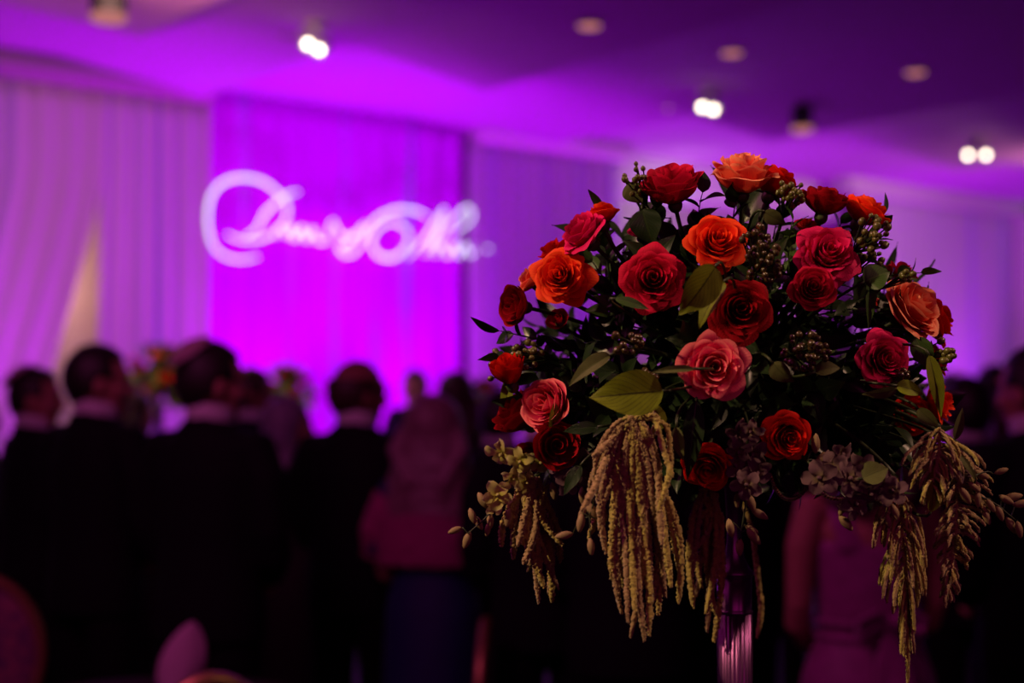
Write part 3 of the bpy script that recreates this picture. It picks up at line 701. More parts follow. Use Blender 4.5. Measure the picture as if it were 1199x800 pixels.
berries(1018,305,26,30,14,4.4,BM,'green berries right of the ruffled cerise rose',1.56,11)
berries(1050,440,26,20,14,4.6,BM2,'dull berries beside the drooping right leaf',1.53,12)
berries(755,440,30,16,10,4.0,BM2,'brown seed berries left of the central pink rose',1.46,13)

# ---- hanging amaranth tassels
def strand(parent, pts, r, mat, seed):
    rnd = random.Random(seed); P = [Vector(p) for p in pts]; path = catmull(P, 14)
    # resample evenly at 1.3 mm
    out = [path[0]]; acc = 0
    for a, b_ in zip(path, path[1:]):
        seg = (b_-a).length
        while acc+seg >= .0014:
            t = (.0014-acc)/seg; a = a+(b_-a)*t; out.append(a); seg = (b_-a).length; acc = 0
        acc += seg
    n = len(out); rr = []
    for k in range(n):
        t = k/max(1, n-1); rr.append(r*.70*(.62+.5*math.sin(min(1, t*1.6+.1)*PI*.5))*(1 if t < .86 else max(.3, 1-((t-.86)/.14)**2*.6)))
    b = MB(); b.tube(out, rr, 9, True, .4)
    for i in range(0, n, 1):       # seed knobs standing off the strand
        t_ = Vector((rnd.gauss(0, 1), rnd.gauss(0, 1), rnd.gauss(0, .5))).normalized()
        q = out[i]+t_*rr[i]*rnd.uniform(.8, 1.25); s = r*rnd.uniform(.16, .40)
        b.ell(q, (s, s, s*1.2), 5, 3)
    return b.build('tassel', mat, parent)
def amaranth(label, rx, ry, d, ends, r=4.6, mixp=.35, spread=14, seed=0, zsp=.03):
    """ends: (px,py) tips of the tassels"""
    rnd = random.Random(seed); root = at(rx, ry, d)
    e = thing('hanging_amaranth', label, 'amaranth', root, group='hanging amaranth of the big bouquet')
    q = FO + (root-FO).normalized()*.07 - root
    b = MB(); b.tube(bez(q, q*.4+Vector((0, 0, .03)), (0, 0, 0), 10), .0028, 8); b.build('stem', M_STEM, e)
    for i, en in enumerate(ends):
        tx, ty = en[0], en[1]; sx, sy = (en[2], en[3]) if len(en) > 2 else (rx+rnd.uniform(-spread, spread), ry+rnd.uniform(-6, 20))
        dz = rnd.uniform(-zsp, zsp); k = [0, .25, .55, .8, 1]
        pts = []
        bow = rnd.uniform(-13, 13)
        for t in k:
            x = sx+(tx-sx)*t**.75 + bow*math.sin(PI*t); y = sy+(ty-sy)*(t**1.15)
            pts.append(at(x, y, d+dz*t) - root)
        if sy-ry > 14 or abs(sx-rx) > 16:
            pts = [at(rx+rnd.uniform(-3, 3), ry+rnd.uniform(-3, 4), d)-root, at(rx+(sx-rx)*.6, ry+(sy-ry)*.35-3, d-.006)-root] + pts
        strand(e, pts, r*d/FPX*rnd.uniform(.85, 1.12), M_AMARP if rnd.random() < mixp else M_AMAR, seed*50+i)
amaranth('pale hanging amaranth at the left under cream orchids', 625,560,1.6,
  [(587,642),(601,656),(612,662),(620,655),(631,708),(638,690),(642,696),(646,680),(656,660),(650,640),(612,640),(640,650),(634,670),(648,668),(606,640),(618,670),(654,690),(628,640),(646,706),(640,620),(659,640),(598,620)], 4.3,.45,16,1)
amaranth('longest golden amaranth hanging left of the vase', 742,490,1.45,
  [(688,632,725,500),(702,620,735,520),(716,680,730,520),(724,710,745,540),(738,748,752,560),(755,752,758,580),(770,722,760,570),(794,706,765,560),(796,674,765,550),
   (748,700,740,560),(762,690,755,570),(730,690,742,540),(720,650,728,510),(700,600,728,500),(741,640,740,520),(780,650,765,540),(763,600,770,490),(788,560,762,480),(680,600,715,530),(693,535,730,505),(752,735,748,600),(743,715,740,600),(765,705,765,600),(775,640,770,540),(710,650,715,540),(735,730,725,590),(760,745,750,620),(786,690,770,570),(705,600,700,530),(728,720,728,600),(751,690,735,560),(770,600,780,500),(718,560,712,510),(779,700,775,600),(690,590,705,540),(745,640,752,500),(757,640,745,520)],4.6,.42,14,2)
amaranth('dim amaranth hanging behind the scarlet rose and vase', 828,572,1.66,
  [(808,680),(812,712),(822,660),(828,742),(836,752),(832,700),(845,690),(840,640),(818,640),(815,700),(826,720),(838,720),(806,650),(822,690)],4.2,.1,12,3)
amaranth('single bent amaranth strand showing just right of the vase', 868,590,1.77,[(886,748,889,690)],4.4,0,2,12,.005)
def frond(label, rx, ry, tx, ty, d, wpx, n, r, mixp, seed, tail=.12, ls=36):
    """amaranth plume: central strand with short side tassels sloping down"""
    rnd = random.Random(seed); root = at(rx, ry, d)
    e = thing('hanging_amaranth', label, 'amaranth', root, group='hanging amaranth of the big bouquet')
    q = FO + (root-FO).normalized()*.07 - root
    b = MB(); b.tube(bez(q, q*.4+Vector((0, 0, .03)), (0, 0, 0), 10), .0028, 8); b.build('stem', M_STEM, e)
    pts = [at(rx+(tx-rx)*t+5*math.sin(t*3), ry+(ty-ry)*t, d)-root for t in (0, .25, .5, .75, 1)]
    strand(e, pts, r*d/FPX, M_AMAR if mixp < .5 else M_AMARP, seed)
    for i in range(n):
        t = (i+.5)/n*(1-tail); x = rx+(tx-rx)*t+5*math.sin(t*3); y = ry+(ty-ry)*t; sd = 1 if i % 2 else -1
        env = wpx*.5*(.5+.6*math.sin(PI*min(1, t/(1-tail)+.15)))*(1-.55*t/(1-tail)) * rnd.uniform(.25, 1.1); Ls = rnd.uniform(.8, 1.15)*ls*(1-.35*t)
        dz = rnd.uniform(-.022, .022)
        p = [at(x+sd*env*a, y+Ls*c, d+dz*a)-root for a, c in ((0, 0), (.5, .2), (.85, .58), (1, 1))]
        strand(e, p, r*.8*d/FPX, M_AMARP if rnd.random() < mixp else M_AMAR, seed*60+i)
frond('feathery golden amaranth hanging over the pink dress', 1050,560,1062,806,1.52,66,80,3.1,.35,4,.34,62)
frond('plume-shaped dusty pink amaranth hanging furthest right', 1122,520,1106,712,1.56,84,120,3.0,.8,6,.1,21)
frond('short amaranth tuft spreading over the lower right rim', 1100,500,1085,580,1.5,96,46,3.0,.5,8,.1,34)

# ---- orchid sprays
def blossom_mesh(mat, seed, size=.016):
    rnd = random.Random(seed); b = MB()
    for k in range(5):
        a = k*2*PI/5+.3; d = Vector((math.cos(a), math.sin(a), .35)); M = d.to_track_quat('X', 'Z').to_matrix().to_4x4()
        leaf_grid(b, size*rnd.uniform(.9, 1.1), size*.72, M, .25, rnd.uniform(.3, 1.1), .2, seed+k, 1.2, 9, 10, True)
    b.ell((0, 0, size*.2), (size*.13, size*.13, size*.22), 8, 6); return b.mesh('blossom', mat)
def bud_mesh(size=.011):
    b = MB(); b.lathe([(.05*size, -size*.9), (.25*size, -size*.7), (.42*size, -.2*size), (.4*size, .3*size), (.22*size, .8*size), (.03*size, size)], 12); return b.mesh('bud', M_BUD)
BL = [blossom_mesh(M_ORCH, i) for i in range(3)]; BLY = [blossom_mesh(M_ORCHY, i+9) for i in range(2)]; BUD = bud_mesh()
def orchid(label, path, d, flowers, buds, mats, seed, dz=0):
    rnd = random.Random(seed); root = at(path[0][0], path[0][1], d); e = thing('orchid_spray', label, 'orchids', root, group='orchid sprays in the big bouquet')
    pts = [at(x, y, d+dz*i/len(path))-root for i, (x, y) in enumerate(path)]; q = FO + (root-FO).normalized()*.07 - root
    cp = catmull([q]+pts, 8); b = MB(); b.tube(cp, [.0016-.0009*k/len(cp) for k in range(len(cp))], 6)
    for x, y, s in flowers:
        p = at(x, y, d-.008+rnd.uniform(-.01, .01))-root; near = min(cp, key=lambda c: (c-p).length); b.tube(bez(near, (near+p)/2+Vector((0, 0, .004)), p, 5), .0007, 5, False)
        o = link('blossom', rnd.choice(mats), e, p); o.scale = (s,)*3
        o.rotation_euler = zmat(cdir(rnd.uniform(-.6, .6), rnd.uniform(-.7, .2), 1), rnd.uniform(0, 6)).to_euler()
    for x, y, ang in buds:
        p = at(x, y, d+rnd.uniform(-.006, .006))-root; near = min(cp, key=lambda c: (c-p).length); dr = cdir(math.cos(R(ang)), math.sin(R(ang)), .1)
        b.tube(bez(near, (near+p)/2+Vector((0, 0, .006)), p-dr*.009, 6), .0007, 5, False)
        o = link('bud', BUD, e, p); s = rnd.uniform(.7, 1.05); o.scale = (s,)*3; o.rotation_euler = zmat(dr).to_euler()
    b.build('stem', M_STEM, e)
orchid('cream orchid spray with buds reaching far left', [(618,545),(595,575),(570,605),(548,625)],1.6,
 [(610,540,1.1),(588,530,1.2),(632,540,1.0),(600,558,1.0),(582,580,1.15),(615,565,.9),(578,590,.9)],
 [(565,586,-60),(553,604,-70),(533,621,200),(547,632,-110),(574,610,-90),(560,612,-60),(571,620,-100),(595,606,-100),(615,580,-100),(648,575,-80)],BLY,1)
orchid('lilac orchid spray dangling in front of the vase', [(876,500),(872,540),(874,580),(870,610),(866,632)],1.5,
 [(868,512,1.2),(882,530,1.2),(860,545,1.0),(886,552,1.2),(874,568,1.1),(866,528,1.0),(880,505,.9)],
 [(863,586,-90),(889,602,-30),(879,588,-70),(855,618,-80),(882,628,-50),(880,620,-30),(866,640,-90),(868,500,80)],BL,2)
orchid('lilac orchid spray spreading right beneath the scarlet rose', [(945,540),(980,560),(1010,575),(1040,590)],1.49,
 [(960,560,1.3),(975,548,1.2),(995,560,1.3),(1010,545,1.1),(1018,575,1.2),(1000,590,1.2),(1028,560,1.1),(985,530,1.0),(1045,575,1.1)],
 [(986,595,-110),(1030,588,-20),(1048,600,-70),(990,612,-50),(955,520,90),(960,540,60),(1040,610,-80)],BL,3)
orchid('orchid spray of closed buds reaching the right edge', [(1120,540),(1140,575),(1165,590),(1190,610)],1.55,
 [(1112,548,1.0),(1128,552,.9)],
 [(1150,556,150),(1172,552,20),(1140,570,-40),(1186,582,10),(1196,590,10),(1160,592,-60),(1170,600,-70),(1184,615,-60),(1193,620,-80),(1178,585,-30),(1145,585,-90),(1130,580,-60),(1155,605,-70)],BL,4)
orchid('small buds hanging left of the middle amaranth', [(705,560),(695,590),(690,605)],1.46,[],
 [(680,612,-100),(693,598,-60),(706,606,-100),(692,640,-85),(661,627,190),(682,600,-120),(729,628,-70)],BL,5)
orchid('dark pink orchids left of the middle tassels', [(690,530),(684,555),(688,580)],1.54,[(684,540,1.1),(690,560,1.0),(665,565,1.0),(655,548,.9)],[(682,580,-90)],BL,6)

# ---- crystal garland near the vase neck
e = thing('crystal_garland', 'looped crystal bead garland right of the vase neck', 'bead garland', at(915, 570, 1.6))
b = MB()
for path in ([(902,556),(908,572),(918,583),(930,584),(941,576),(946,562)], [(958,545),(957,565),(966,580),(984,584),(996,575)]):
    cp = catmull([at(x, y, 1.58)-e.location for x, y in path], 5)
    for p in cp: b.ell(p, (.0026, .0026, .0026), 6, 4)
b.build('bead_string', M_CRYS, e, False, None); 
b = MB(); b.tube([FO + (e.location-FO).normalized()*.07 - e.location, (0, 0, 0), at(908, 560, 1.58)-e.location], .001, 5); b.build('wire', M_STEM, e)

# ================================================================== TABLES AND CHAIRS
def round_table(x, y, r, label):
    t = thing('round_table', label, 'table', (x, y, 0))
    b = MB(); b.lathe([(r*.2, .72), (r, .72), (r, .745), (r*.2, .745)], 48); b.build('tabletop', M_CHAIR, t, False)
    b = MB(); b.lathe([(.3, 0), (.3, .03), (.05, .06), (.05, .72)], 24); b.build('pedestal', M_BLACK, t, False)
    b = MB(); n = 96; prof = [(.01, .755), (r*.9, .755), (r+.01, .752), (r+.02, .73), (r+.03, .5), (r+.05, .25), (r+.07, .02)]
    rows = []
    for k, (q, z) in enumerate(prof):
        a_ = .04*max(0, (.74-z))/.7
        rows.append([((q+a_*math.sin(14*2*PI*i/n))*math.cos(2*PI*i/n), (q+a_*math.sin(14*2*PI*i/n))*math.sin(2*PI*i/n), z) for i in range(n)])
    b.grid(rows, n, len(prof), True)
    c = b.build('tablecloth', M_CLOTH, loc=(x, y, 0)); so = c.modifiers.new('t', 'SOLIDIFY'); so.thickness = .003
    tag(c, label.replace('round banquet table', 'dark cloth draped over the table'), 'tablecloth', 'dark tablecloths')
round_table(VX, VY, .62, 'round banquet table carrying the tall rose bouquet')
round_table(-.97, 3.86, .44, 'round banquet table set with the upright pale napkin')
# goblet with folded napkin
g = at(212, 755, 4.02)
b = MB(); rows = []
for j in range(14):
    v = j/13; z = v*.2; wd = .062*(math.sin(PI*min(1, .18+v*.82))**.7)+.002; lean = .05*v-.02
    rows.append([(lean+wd*math.cos(2*PI*i/20)*(1+.12*math.sin(3*2*PI*i/20)), .022*(1-v*.6)*math.sin(2*PI*i/20)+.006*math.cos(4*PI*i/20), z) for i in range(20)])
b.grid(rows, 20, 14, True); b.cap(0, 20, True); b.cap(13*20, 20)
nn = b.build('folded_napkin', M_NAP, loc=(g.x, g.y, .757)); tag(nn, 'pale pink folded napkin standing upright on the bottom left table', 'napkin')
def chair(x, y, rz, label, wid=.42, H=.98):
    t = thing('banquet_chair', label, 'chair', (x, y, 0), (0, 0, rz), 'banquet chairs')
    # faces +Y; back at -Y
    b = MB(); 
    rows = []
    for k, (q, z) in enumerate([(.3, .43), (1, .435), (1.03, .46), (1, .49), (.8, .505), (.2, .51)]):
        rows.append([((abs(math.cos(a))**.6*(1 if math.cos(a) > 0 else -1))*wid*.5*q, (abs(math.sin(a))**.6*(1 if math.sin(a) > 0 else -1))*.21*q, z) for a in [2*PI*i/32 for i in range(32)]])
    b.grid(rows, 32, 6, True); b.cap(0, 32, True); b.cap(5*32, 32); b.build('seat', M_PAD, t)
    for sx in (-1, 1):
        for sy in (-1, 1):
            b = MB(); b.tube([(sx*wid*.42, sy*.18, .44), (sx*wid*.45, sy*.2, .2), (sx*wid*.46, sy*.23, 0)], [.022, .016, .012], 10); b.build('leg', M_CHAIR, t)
    # oval upholstered back in a frame
    rows = []; cz = H-.26
    loop = [(math.cos(a)*wid*.5, -.21-.06*((math.sin(a)*.26)+.26), cz+math.sin(a)*.26) for a in [2*PI*i/40 for i in range(41)]]
    b = MB(); b.tube(loop, .018, 10, False); b.build('back_frame', M_CHAIR, t)
    b = MB(); b.ell((0, -.225, cz), (wid*.5-.01, .03, .25), 28, 16, Matrix.Rotation(.1, 3, 'X')); b.build('backrest', M_PAD, t)
    for sx in (-1, 1):
        b = MB(); b.tube([(sx*wid*.2, -.2, .45), (sx*wid*.24, -.21, cz-.2)], .014, 8); b.build('back_post', M_CHAIR, t)
chair(gx(-30, 4.5), 4.5, R(200), 'damask oval-backed chair at the lower left corner', .44, 1.0)
chair(gx(218, 3.0), 3.0, R(25), 'oval-backed chair at the bottom edge before the napkin', .30, 1.04)
chair(gx(478, 4.42), 4.42, R(88), 'gilt chair seen edge on at the bottom behind the blue dress', .40, .9)

# ================================================================== PEOPLE
def bake(name, mb, mat, voxel=.009, smooth=3, disp=None):
    me = mb.mesh(name, mat); o = link(name, me); r = o.modifiers.new('r', 'REMESH'); r.mode = 'VOXEL'; r.voxel_size = voxel; r.use_smooth_shade = True
    s = o.modifiers.new('s', 'SMOOTH'); s.factor = .5; s.iterations = smooth
    if disp:
        tx = bpy.data.textures.new(name+'_n', 'CLOUDS'); tx.noise_scale = disp[1]
        d = o.modifiers.new('d', 'DISPLACE'); d.texture = tx; d.strength = disp[0]; d.mid_level = .5
    dg = bpy.context.evaluated_depsgraph_get(); ev = o.evaluated_get(dg); out = bpy.data.meshes.new_from_object(ev)
    out.name = name; 
    if not out.materials: out.materials.append(mat)
    bpy.data.objects.remove(o); bpy.data.meshes.remove(me); return out
HEADZ = 1.63; HS = 1.12
HM = Matrix.Translation((0, 0, HEADZ)) @ Matrix.Scale(HS, 4) @ Matrix.Translation((0, 0, -HEADZ))
def body(yaw, woman=False, bend=0):
    b = MB(); k = .9 if woman else 1
    b.tube([(0, 0, .86), (0, 0, .95), (0, .0, 1.08), (0, .01, 1.22), (0, 0, 1.35), (0, -.01, 1.43), (0, -.01, 1.49)],
           [(.14, .10), (.165*(1.03 if woman else 1), .115), (.135*k, .098), (.155*k, .115), (.175*k, .11), (.14*k, .08), (.06, .06)], 24)
    b.tube([(0, -.015, 1.42), (0, -.005, 1.5), (0, .01, 1.6)], [.07*k, .066*k, .064*k], 16)
    for s in (-1, 1):
        sh = .175*k+.01
        b.tube([(s*(sh-.09), 0, 1.42), (s*sh, -.005, 1.405), (s*(sh+.03), -.01, 1.3), (s*(sh+.035), .0, 1.14), (s*(sh+.03), .03, 1.08), (s*(sh-.03), .13, 1.02), (s*.075, .235, .97)],
               [.045*k, .056*k, .049*k, .041*k, .040*k, .036*k, .027*k], 14)
        hd = MB()
        hd.ell((0, 0, -.05), (.018, .036, .048), 12, 8)
        for i, (fy, L) in enumerate(((-.026, .058), (-.009, .07), (.009, .074), (.026, .066))):
            hd.tube([(0, fy, -.085), (-s*.004, fy*1.1, -.085-L*.5), (-s*.016, fy*1.05, -.085-L)], [.0095, .0088, .0075], 8)
        hd.tube([(-s*.004, .03, -.035), (-s*.014, .05, -.062), (-s*.02, .055, -.095)], [.012, .0105, .009], 8)
        dv = Vector((s*(.075-sh+.03), .105, -.05)).normalized()
        hd.tf(Matrix.Translation((s*.075, .235, .97)) @ Vector((0, 0, -1)).rotation_difference(dv).to_matrix().to_4x4())
        o = len(b.v); b.v += hd.v; b.f += [[q+o for q in f] for f in hd.f]; b.uv += hd.uv
        b.tube([(s*.085, 0, .93), (s*.095, .005, .75), (s*.1, .012, .5), (s*.1, 0, .3), (s*.1, -.015, .09), (s*.1, -.015, .05)], [(.085, .095), (.078, .088), .056, .054, .038, .04], 16)
        b.tube([(s*.1, -.05, .035), (s*.1, 0, .045), (s*.105, .08, .032), (s*.11, .16, .022), (s*.11, .19, .02)], [(.03, .03), (.038, .04), (.042, .03), (.04, .02), (.02, .014)], 12)
    h = MB()
    h.ell((0, .0, HEADZ+.012), (.077, .097, .105), 24, 18); h.ell((0, .03, HEADZ-.05), (.056, .062, .07), 18, 14); h.ell((0, .062, HEADZ-.1), (.026, .024, .02), 10, 8)
    h.tube([(0, .088, HEADZ+.02), (0, .108, HEADZ-.02), (0, .112, HEADZ-.032), (0, .09, HEADZ-.04)], [.009, .013, .016, .01], 10)
    h.ell((0, .086, HEADZ+.028), (.055, .016, .011), 12, 8)
    h.ell((0, .088, HEADZ-.06), (.024, .01, .006), 10, 6); h.ell((0, .086, HEADZ-.072), (.021, .01, .006), 10, 6)
    for s in (-1, 1):
        h.ell((s*.078, -.005, HEADZ-.012), (.011, .02, .033), 10, 10, Matrix.Rotation(-s*.25, 3, 'Z')); h.ell((s*.03, .078, HEADZ+.004), (.016, .014, .011), 10, 8)
        h.ell((s*.04, .06, HEADZ-.03), (.028, .03, .024), 10, 8)
    h.tf(Matrix.Rotation(yaw, 4, 'Z') @ HM)
    o = len(b.v); b.v += h.v; b.f += [[i+o for i in f] for f in h.f]; b.uv += h.uv
    return b
BODY = {}
def get_body(yaw, woman, skin):
    k = (round(yaw, 2), woman, skin.name)
    if k not in BODY: BODY[k] = bake('person', body(yaw, woman), skin, .008, 2)
    return BODY[k]
def jacket():
    b = MB()
    b.tube([(0, 0, .80), (0, 0, .9), (0, 0, 1.0), (0, 0, 1.1), (0, .005, 1.22), (0, 0, 1.34), (0, -.01, 1.43), (0, -.012, 1.475), (0, -.012, 1.505)],
           [(.198, .15), (.2, .15), (.19, .14), (.18, .135), (.195, .14), (.205, .135), (.185, .11), (.125, .088), (.082, .078)], 28)
    for s in (-1, 1):
        b.tube([(s*.09, 0, 1.425), (s*.185, -.005, 1.415), (s*.23, -.01, 1.32), (s*.24, 0, 1.15), (s*.235, .03, 1.08), (s*.16, .13, 1.025), (s*.095, .215, .985)], [.06, .072, .066, .06, .058, .052, .044], 16)
        # lapels and collar roll at the front
        b.tube([(s*.07, -.03, 1.5), (s*.075, .05, 1.46), (s*.045, .125, 1.3), (s*.01, .142, 1.16)], [.014, .014, .016, .008], 8)
        b.tube([(s*.13, .13, 1.0), (s*.11, .138, 1.0), (s*.06, .142, .99)], .009, 6)   # pocket flap
    b.tube([(-.07, -.035, 1.5), (-.04, -.078, 1.508), (.04, -.078, 1.508), (.07, -.035, 1.5)], .013, 8)
    return b
def trousers():
    b = MB(); b.tube([(0, 0, .84), (0, 0, .92), (0, 0, 1.0)], [(.165, .125), (.175, .125), (.155, .11)], 24)
    for s in (-1, 1): b.tube([(s*.085, 0, .92), (s*.095, .004, .75), (s*.1, .01, .5), (s*.1, 0, .3), (s*.1, -.008, .05)], [(.095, .105), (.09, .1), .075, .072, .068], 16)
    return b
def shoe(s):
    b = MB(); b.tube([(s*.1, -.07, .04), (s*.1, -.03, .055), (s*.103, .06, .045), (s*.108, .15, .032), (s*.11, .2, .028), (s*.11, .215, .026)], [(.03, .03), (.044, .05), (.05, .042), (.048, .03), (.032, .022), (.01, .01)], 14)
    b.box((s*.104, .06, .008), (.044, .13, .008)); return b
JK = bake('suit_jacket', jacket(), M_SUIT, .011, 4); TR = bake('trousers', trousers(), M_TROU, .012, 3)
SH = [bake('shoe', shoe(s), M_SHOE, .009, 2) for s in (-1, 1)]
def collar_mesh():
    b = MB(); prof = [(.074, 1.485), (.078, 1.52), (.077, 1.552), (.072, 1.555), (.068, 1.5)]
    n = 30; rows = [[(r*math.cos(2*PI*i/n), r*1.05*math.sin(2*PI*i/n)-.004 + .0, z + .012*math.sin(2*PI*i/n)*-1) for i in range(n)] for r, z in prof]
    b.grid(rows, n, len(prof), True)
    b.box((0, .062, 1.49), (.03, .012, .04)); return b
COL = collar_mesh().mesh('shirt_collar', M_SHIRT)
def hair_short(mat, kind, name='hair'):
    """cap of hair; kind: full, receding, bald"""
    b = MB(); n, m = 40, 28; rows = []
    for j in range(m+1):
        th = PI*j/m; row = []
        for i in range(n):
            a = 2*PI*i/n; row.append(Vector((math.cos(a)*math.sin(th)*.086, math.sin(a)*math.sin(th)*.107-.004, math.cos(th)*.116+.012+HEADZ)))
        rows.append(row)
    keep = []
    def ok(v):
        y, z = v.y, v.z-HEADZ
        lim = .065 if y > .05 else (-.0 if y > .0 else (-.045 if y > -.04 else -.075))
        if kind == 'bald': return lim < z < .06 and y < .02 or (lim < z < .04 and y < .04)
        if kind == 'receding': return z > lim+.01 and not (z > .07 and y > .01)
        return z > lim
    vs = [v for r in rows for v in r]
    for j in range(m):
        for i in range(n):
            q = [j*n+i, (j+1)*n+i, (j+1)*n+(i+1) % n, j*n+(i+1) % n]
            if all(ok(vs[k]) for k in q): keep.append(q)
    b.v = [tuple(v*1.0 + Vector((noise.noise(v*40)*.004, noise.noise(v*40+Vector((9, 0, 0)))*.004, noise.noise(v*45)*.006))) for v in vs]
    b.f = keep; b.uv = [[(0, 0)]*4 for _ in keep]
    me = b.mesh(name, mat); bm = bmesh.new(); bm.from_mesh(me); bmesh.ops.delete(bm, geom=[v for v in bm.verts if not v.link_faces], context='VERTS')
    bmesh.ops.recalc_face_normals(bm, faces=bm.faces); bmesh.ops.solidify(bm, geom=bm.faces[:], thickness=.012)
    for f in bm.faces: f.smooth = True
    bm.to_mesh(me); bm.free(); me.transform(HM); return me
def hair_long(mat, drop, wide=1.0, name='hair'):
    b = MB(); b.ell((0, -.014, HEADZ+.022), (.093*wide, .108, .112), 24, 18)
    lo = HEADZ-drop
    b.tube([(0, -.03, HEADZ+.03), (0, -.05, HEADZ-.05), (0, -.075, HEADZ-.14), (0, -.1, lo+.06), (0, -.1, lo)], [(.09*wide, .075), (.1*wide, .07), (.118*wide, .058), (.122*wide, .045), (.06*wide, .02)], 20)
    # face opening: carve by leaving the front clear
    b.v = [(x, min(y, .045 - .35*max(0, HEADZ+.06-z) if z < HEADZ+.06 else .1), z) for x, y, z in b.v]
    for s in (-1, 1):
        for k in range(4):
            b.tube([(s*.06*wide, -.02, HEADZ+.06), (s*(.09+.006*k)*wide, -.02-.02*k, HEADZ-.06), (s*(.115-.02*k)*wide, -.05-.025*k, HEADZ-.17), (s*(.12-.025*k)*wide, -.09-.008*k, lo+.01-.01*k)], [.02, .026, .026, .012], 10)
    b.tf(HM); return bake(name, b, mat, .008, 2, (.012, .03))
def kippah_mesh(mat):
    b = MB(); rows = []; n = 28
    for j in range(8):
        th = .005+.72*j/7; rows.append([(math.cos(a)*math.sin(th)*.098, math.sin(a)*math.sin(th)*.115, math.cos(th)*.122) for a in [2*PI*i/n for i in range(n)]])
    b.grid(rows, n, 8, True, flip=True); b.tf(Matrix.Translation((0, -.01, HEADZ+.016)) @ Matrix.Rotation(.62, 4, 'X'))
    me = b.mesh('kippah', mat); bm = bmesh.new(); bm.from_mesh(me); bmesh.ops.recalc_face_normals(bm, faces=bm.faces); bmesh.ops.solidify(bm, geom=bm.faces[:], thickness=-.004)
    bm.to_mesh(me); bm.free(); me.transform(HM); return me
def glasses_mesh():
    b = MB()
    for s in (-1, 1):
        b.tube([(s*.033+.024*math.cos(a), .104, HEADZ+.004+.018*math.sin(a)) for a in [2*PI*i/20 for i in range(21)]], .002, 6, False)
        b.tube([(s*.057, .102, HEADZ+.008), (s*.082, .06, HEADZ+.008), (s*.088, -.01, HEADZ+.004), (s*.086, -.025, HEADZ-.012)], .0022, 6)
    b.tube([(-.01, .106, HEADZ+.008), (0, .112, HEADZ+.01), (.01, .106, HEADZ+.008)], .002, 6); me = b.mesh('glasses', M_BLACK); me.transform(HM); return me
HAIRS = {}
def get_hair(k):
    if k not in HAIRS:
        HAIRS[k] = {'dark': lambda: hair_short(M_HDARK, 'full'), 'brown': lambda: hair_short(M_HBRN, 'full'), 'grey': lambda: hair_short(M_HGREY, 'full'), 'rec': lambda: hair_short(M_HDARK, 'receding'),
         'bald': lambda: hair_short(M_HBRN, 'bald'), 'longblond': lambda: hair_long(M_HBLON, .34, 1.12), 'bobgrey': lambda: hair_long(M_HGREY, .2, 1.0),
         'longbrown': lambda: hair_long(M_HBRN, .28, 1.0), 'bobbrown': lambda: hair_long(M_HBRN, .19, 1.0)}[k]()
    return HAIRS[k]
KIPD, KIPL, GLS = kippah_mesh(M_HDARK), kippah_mesh(M_KIP), glasses_mesh()
def dress_mesh(kind, mat, name='dress'):
    b = MB()
    if kind == 'gown':
        b.tube([(0, 0, .06), (0, 0, .5), (0, 0, .8), (0, 0, .95), (0, 0, 1.06), (0, .01, 1.2), (0, .005, 1.3), (0, 0, 1.36)],
               [(.33, .3), (.27, .24), (.215, .18), (.185, .145), (.138, .11), (.152, .13), (.165, .12), (.14, .085)], 32)
        for s in (-1, 1): b.tube([(s*.075, -.095, 1.3), (s*.095, -.075, 1.38), (s*.1, -.02, 1.45), (s*.1, .05, 1.4), (s*.09, .1, 1.3)], [(.045, .014)]*5, 12)
    else:
        b.tube([(0, 0, .3 if kind == 'knee' else .06), (0, 0, .6), (0, 0, .85), (0, 0, .95), (0, 0, 1.08), (0, .01, 1.22), (0, 0, 1.34), (0, -.005, 1.42), (0, -.005, 1.46)],
               [(.21, .18), (.2, .17), (.19, .15), (.188, .14), (.155, .12), (.168, .135), (.178, .125), (.14, .092), (.075, .07)], 32)
        for s in (-1, 1): b.tube([(s*.08, 0, 1.405), (s*.165, -.005, 1.4), (s*.205, -.01, 1.28), (s*.215, -.015, 1.15)], [.05, .06, .053, .047], 14)
    # soft pleats on the skirt
    out = []
    for x, y, z in b.v:
        if z < .85:
            a = math.atan2(y, x); f = 1+.05*math.sin(11*a)*(.85-z)/.8; x *= f; y *= f
        out.append((x, y, z))
    b.v = out
    return bake(name, b, mat, .01, 3)
def bow_mesh(mat):
    b = MB()
    for s in (-1, 1):
        b.tube([(0, -.14, 1.1), (s*.05, -.165, 1.125), (s*.09, -.16, 1.11), (s*.09, -.155, 1.08), (s*.04, -.15, 1.09), (0, -.14, 1.1)], [(.012, .02), (.03, .012), (.034, .012), (.03, .012), (.02, .012), (.012, .012)], 10)
    b.ell((0, -.15, 1.1), (.018, .016, .022), 10, 8)
    for s, L in ((-1, .34), (1, .26)):
        b.tube([(0, -.145, 1.09), (s*.02, -.165, 1.0), (s*.035, -.2, 1.1-L*.8), (s*.05, -.22, 1.1-L)], [(.014, .006), (.034, .006), (.04, .006), (.006, .004)], 10)
    for z in (1.05, 1.09): b.tube([(math.cos(a)*.15, math.sin(a)*.125+.004, z) for a in [2*PI*i/32 for i in range(33)]], (.012), 8, False)
    return bake('waist_bow', b, mat, .007, 2)
DARKDR = dress_mesh('long', M_DARKD)
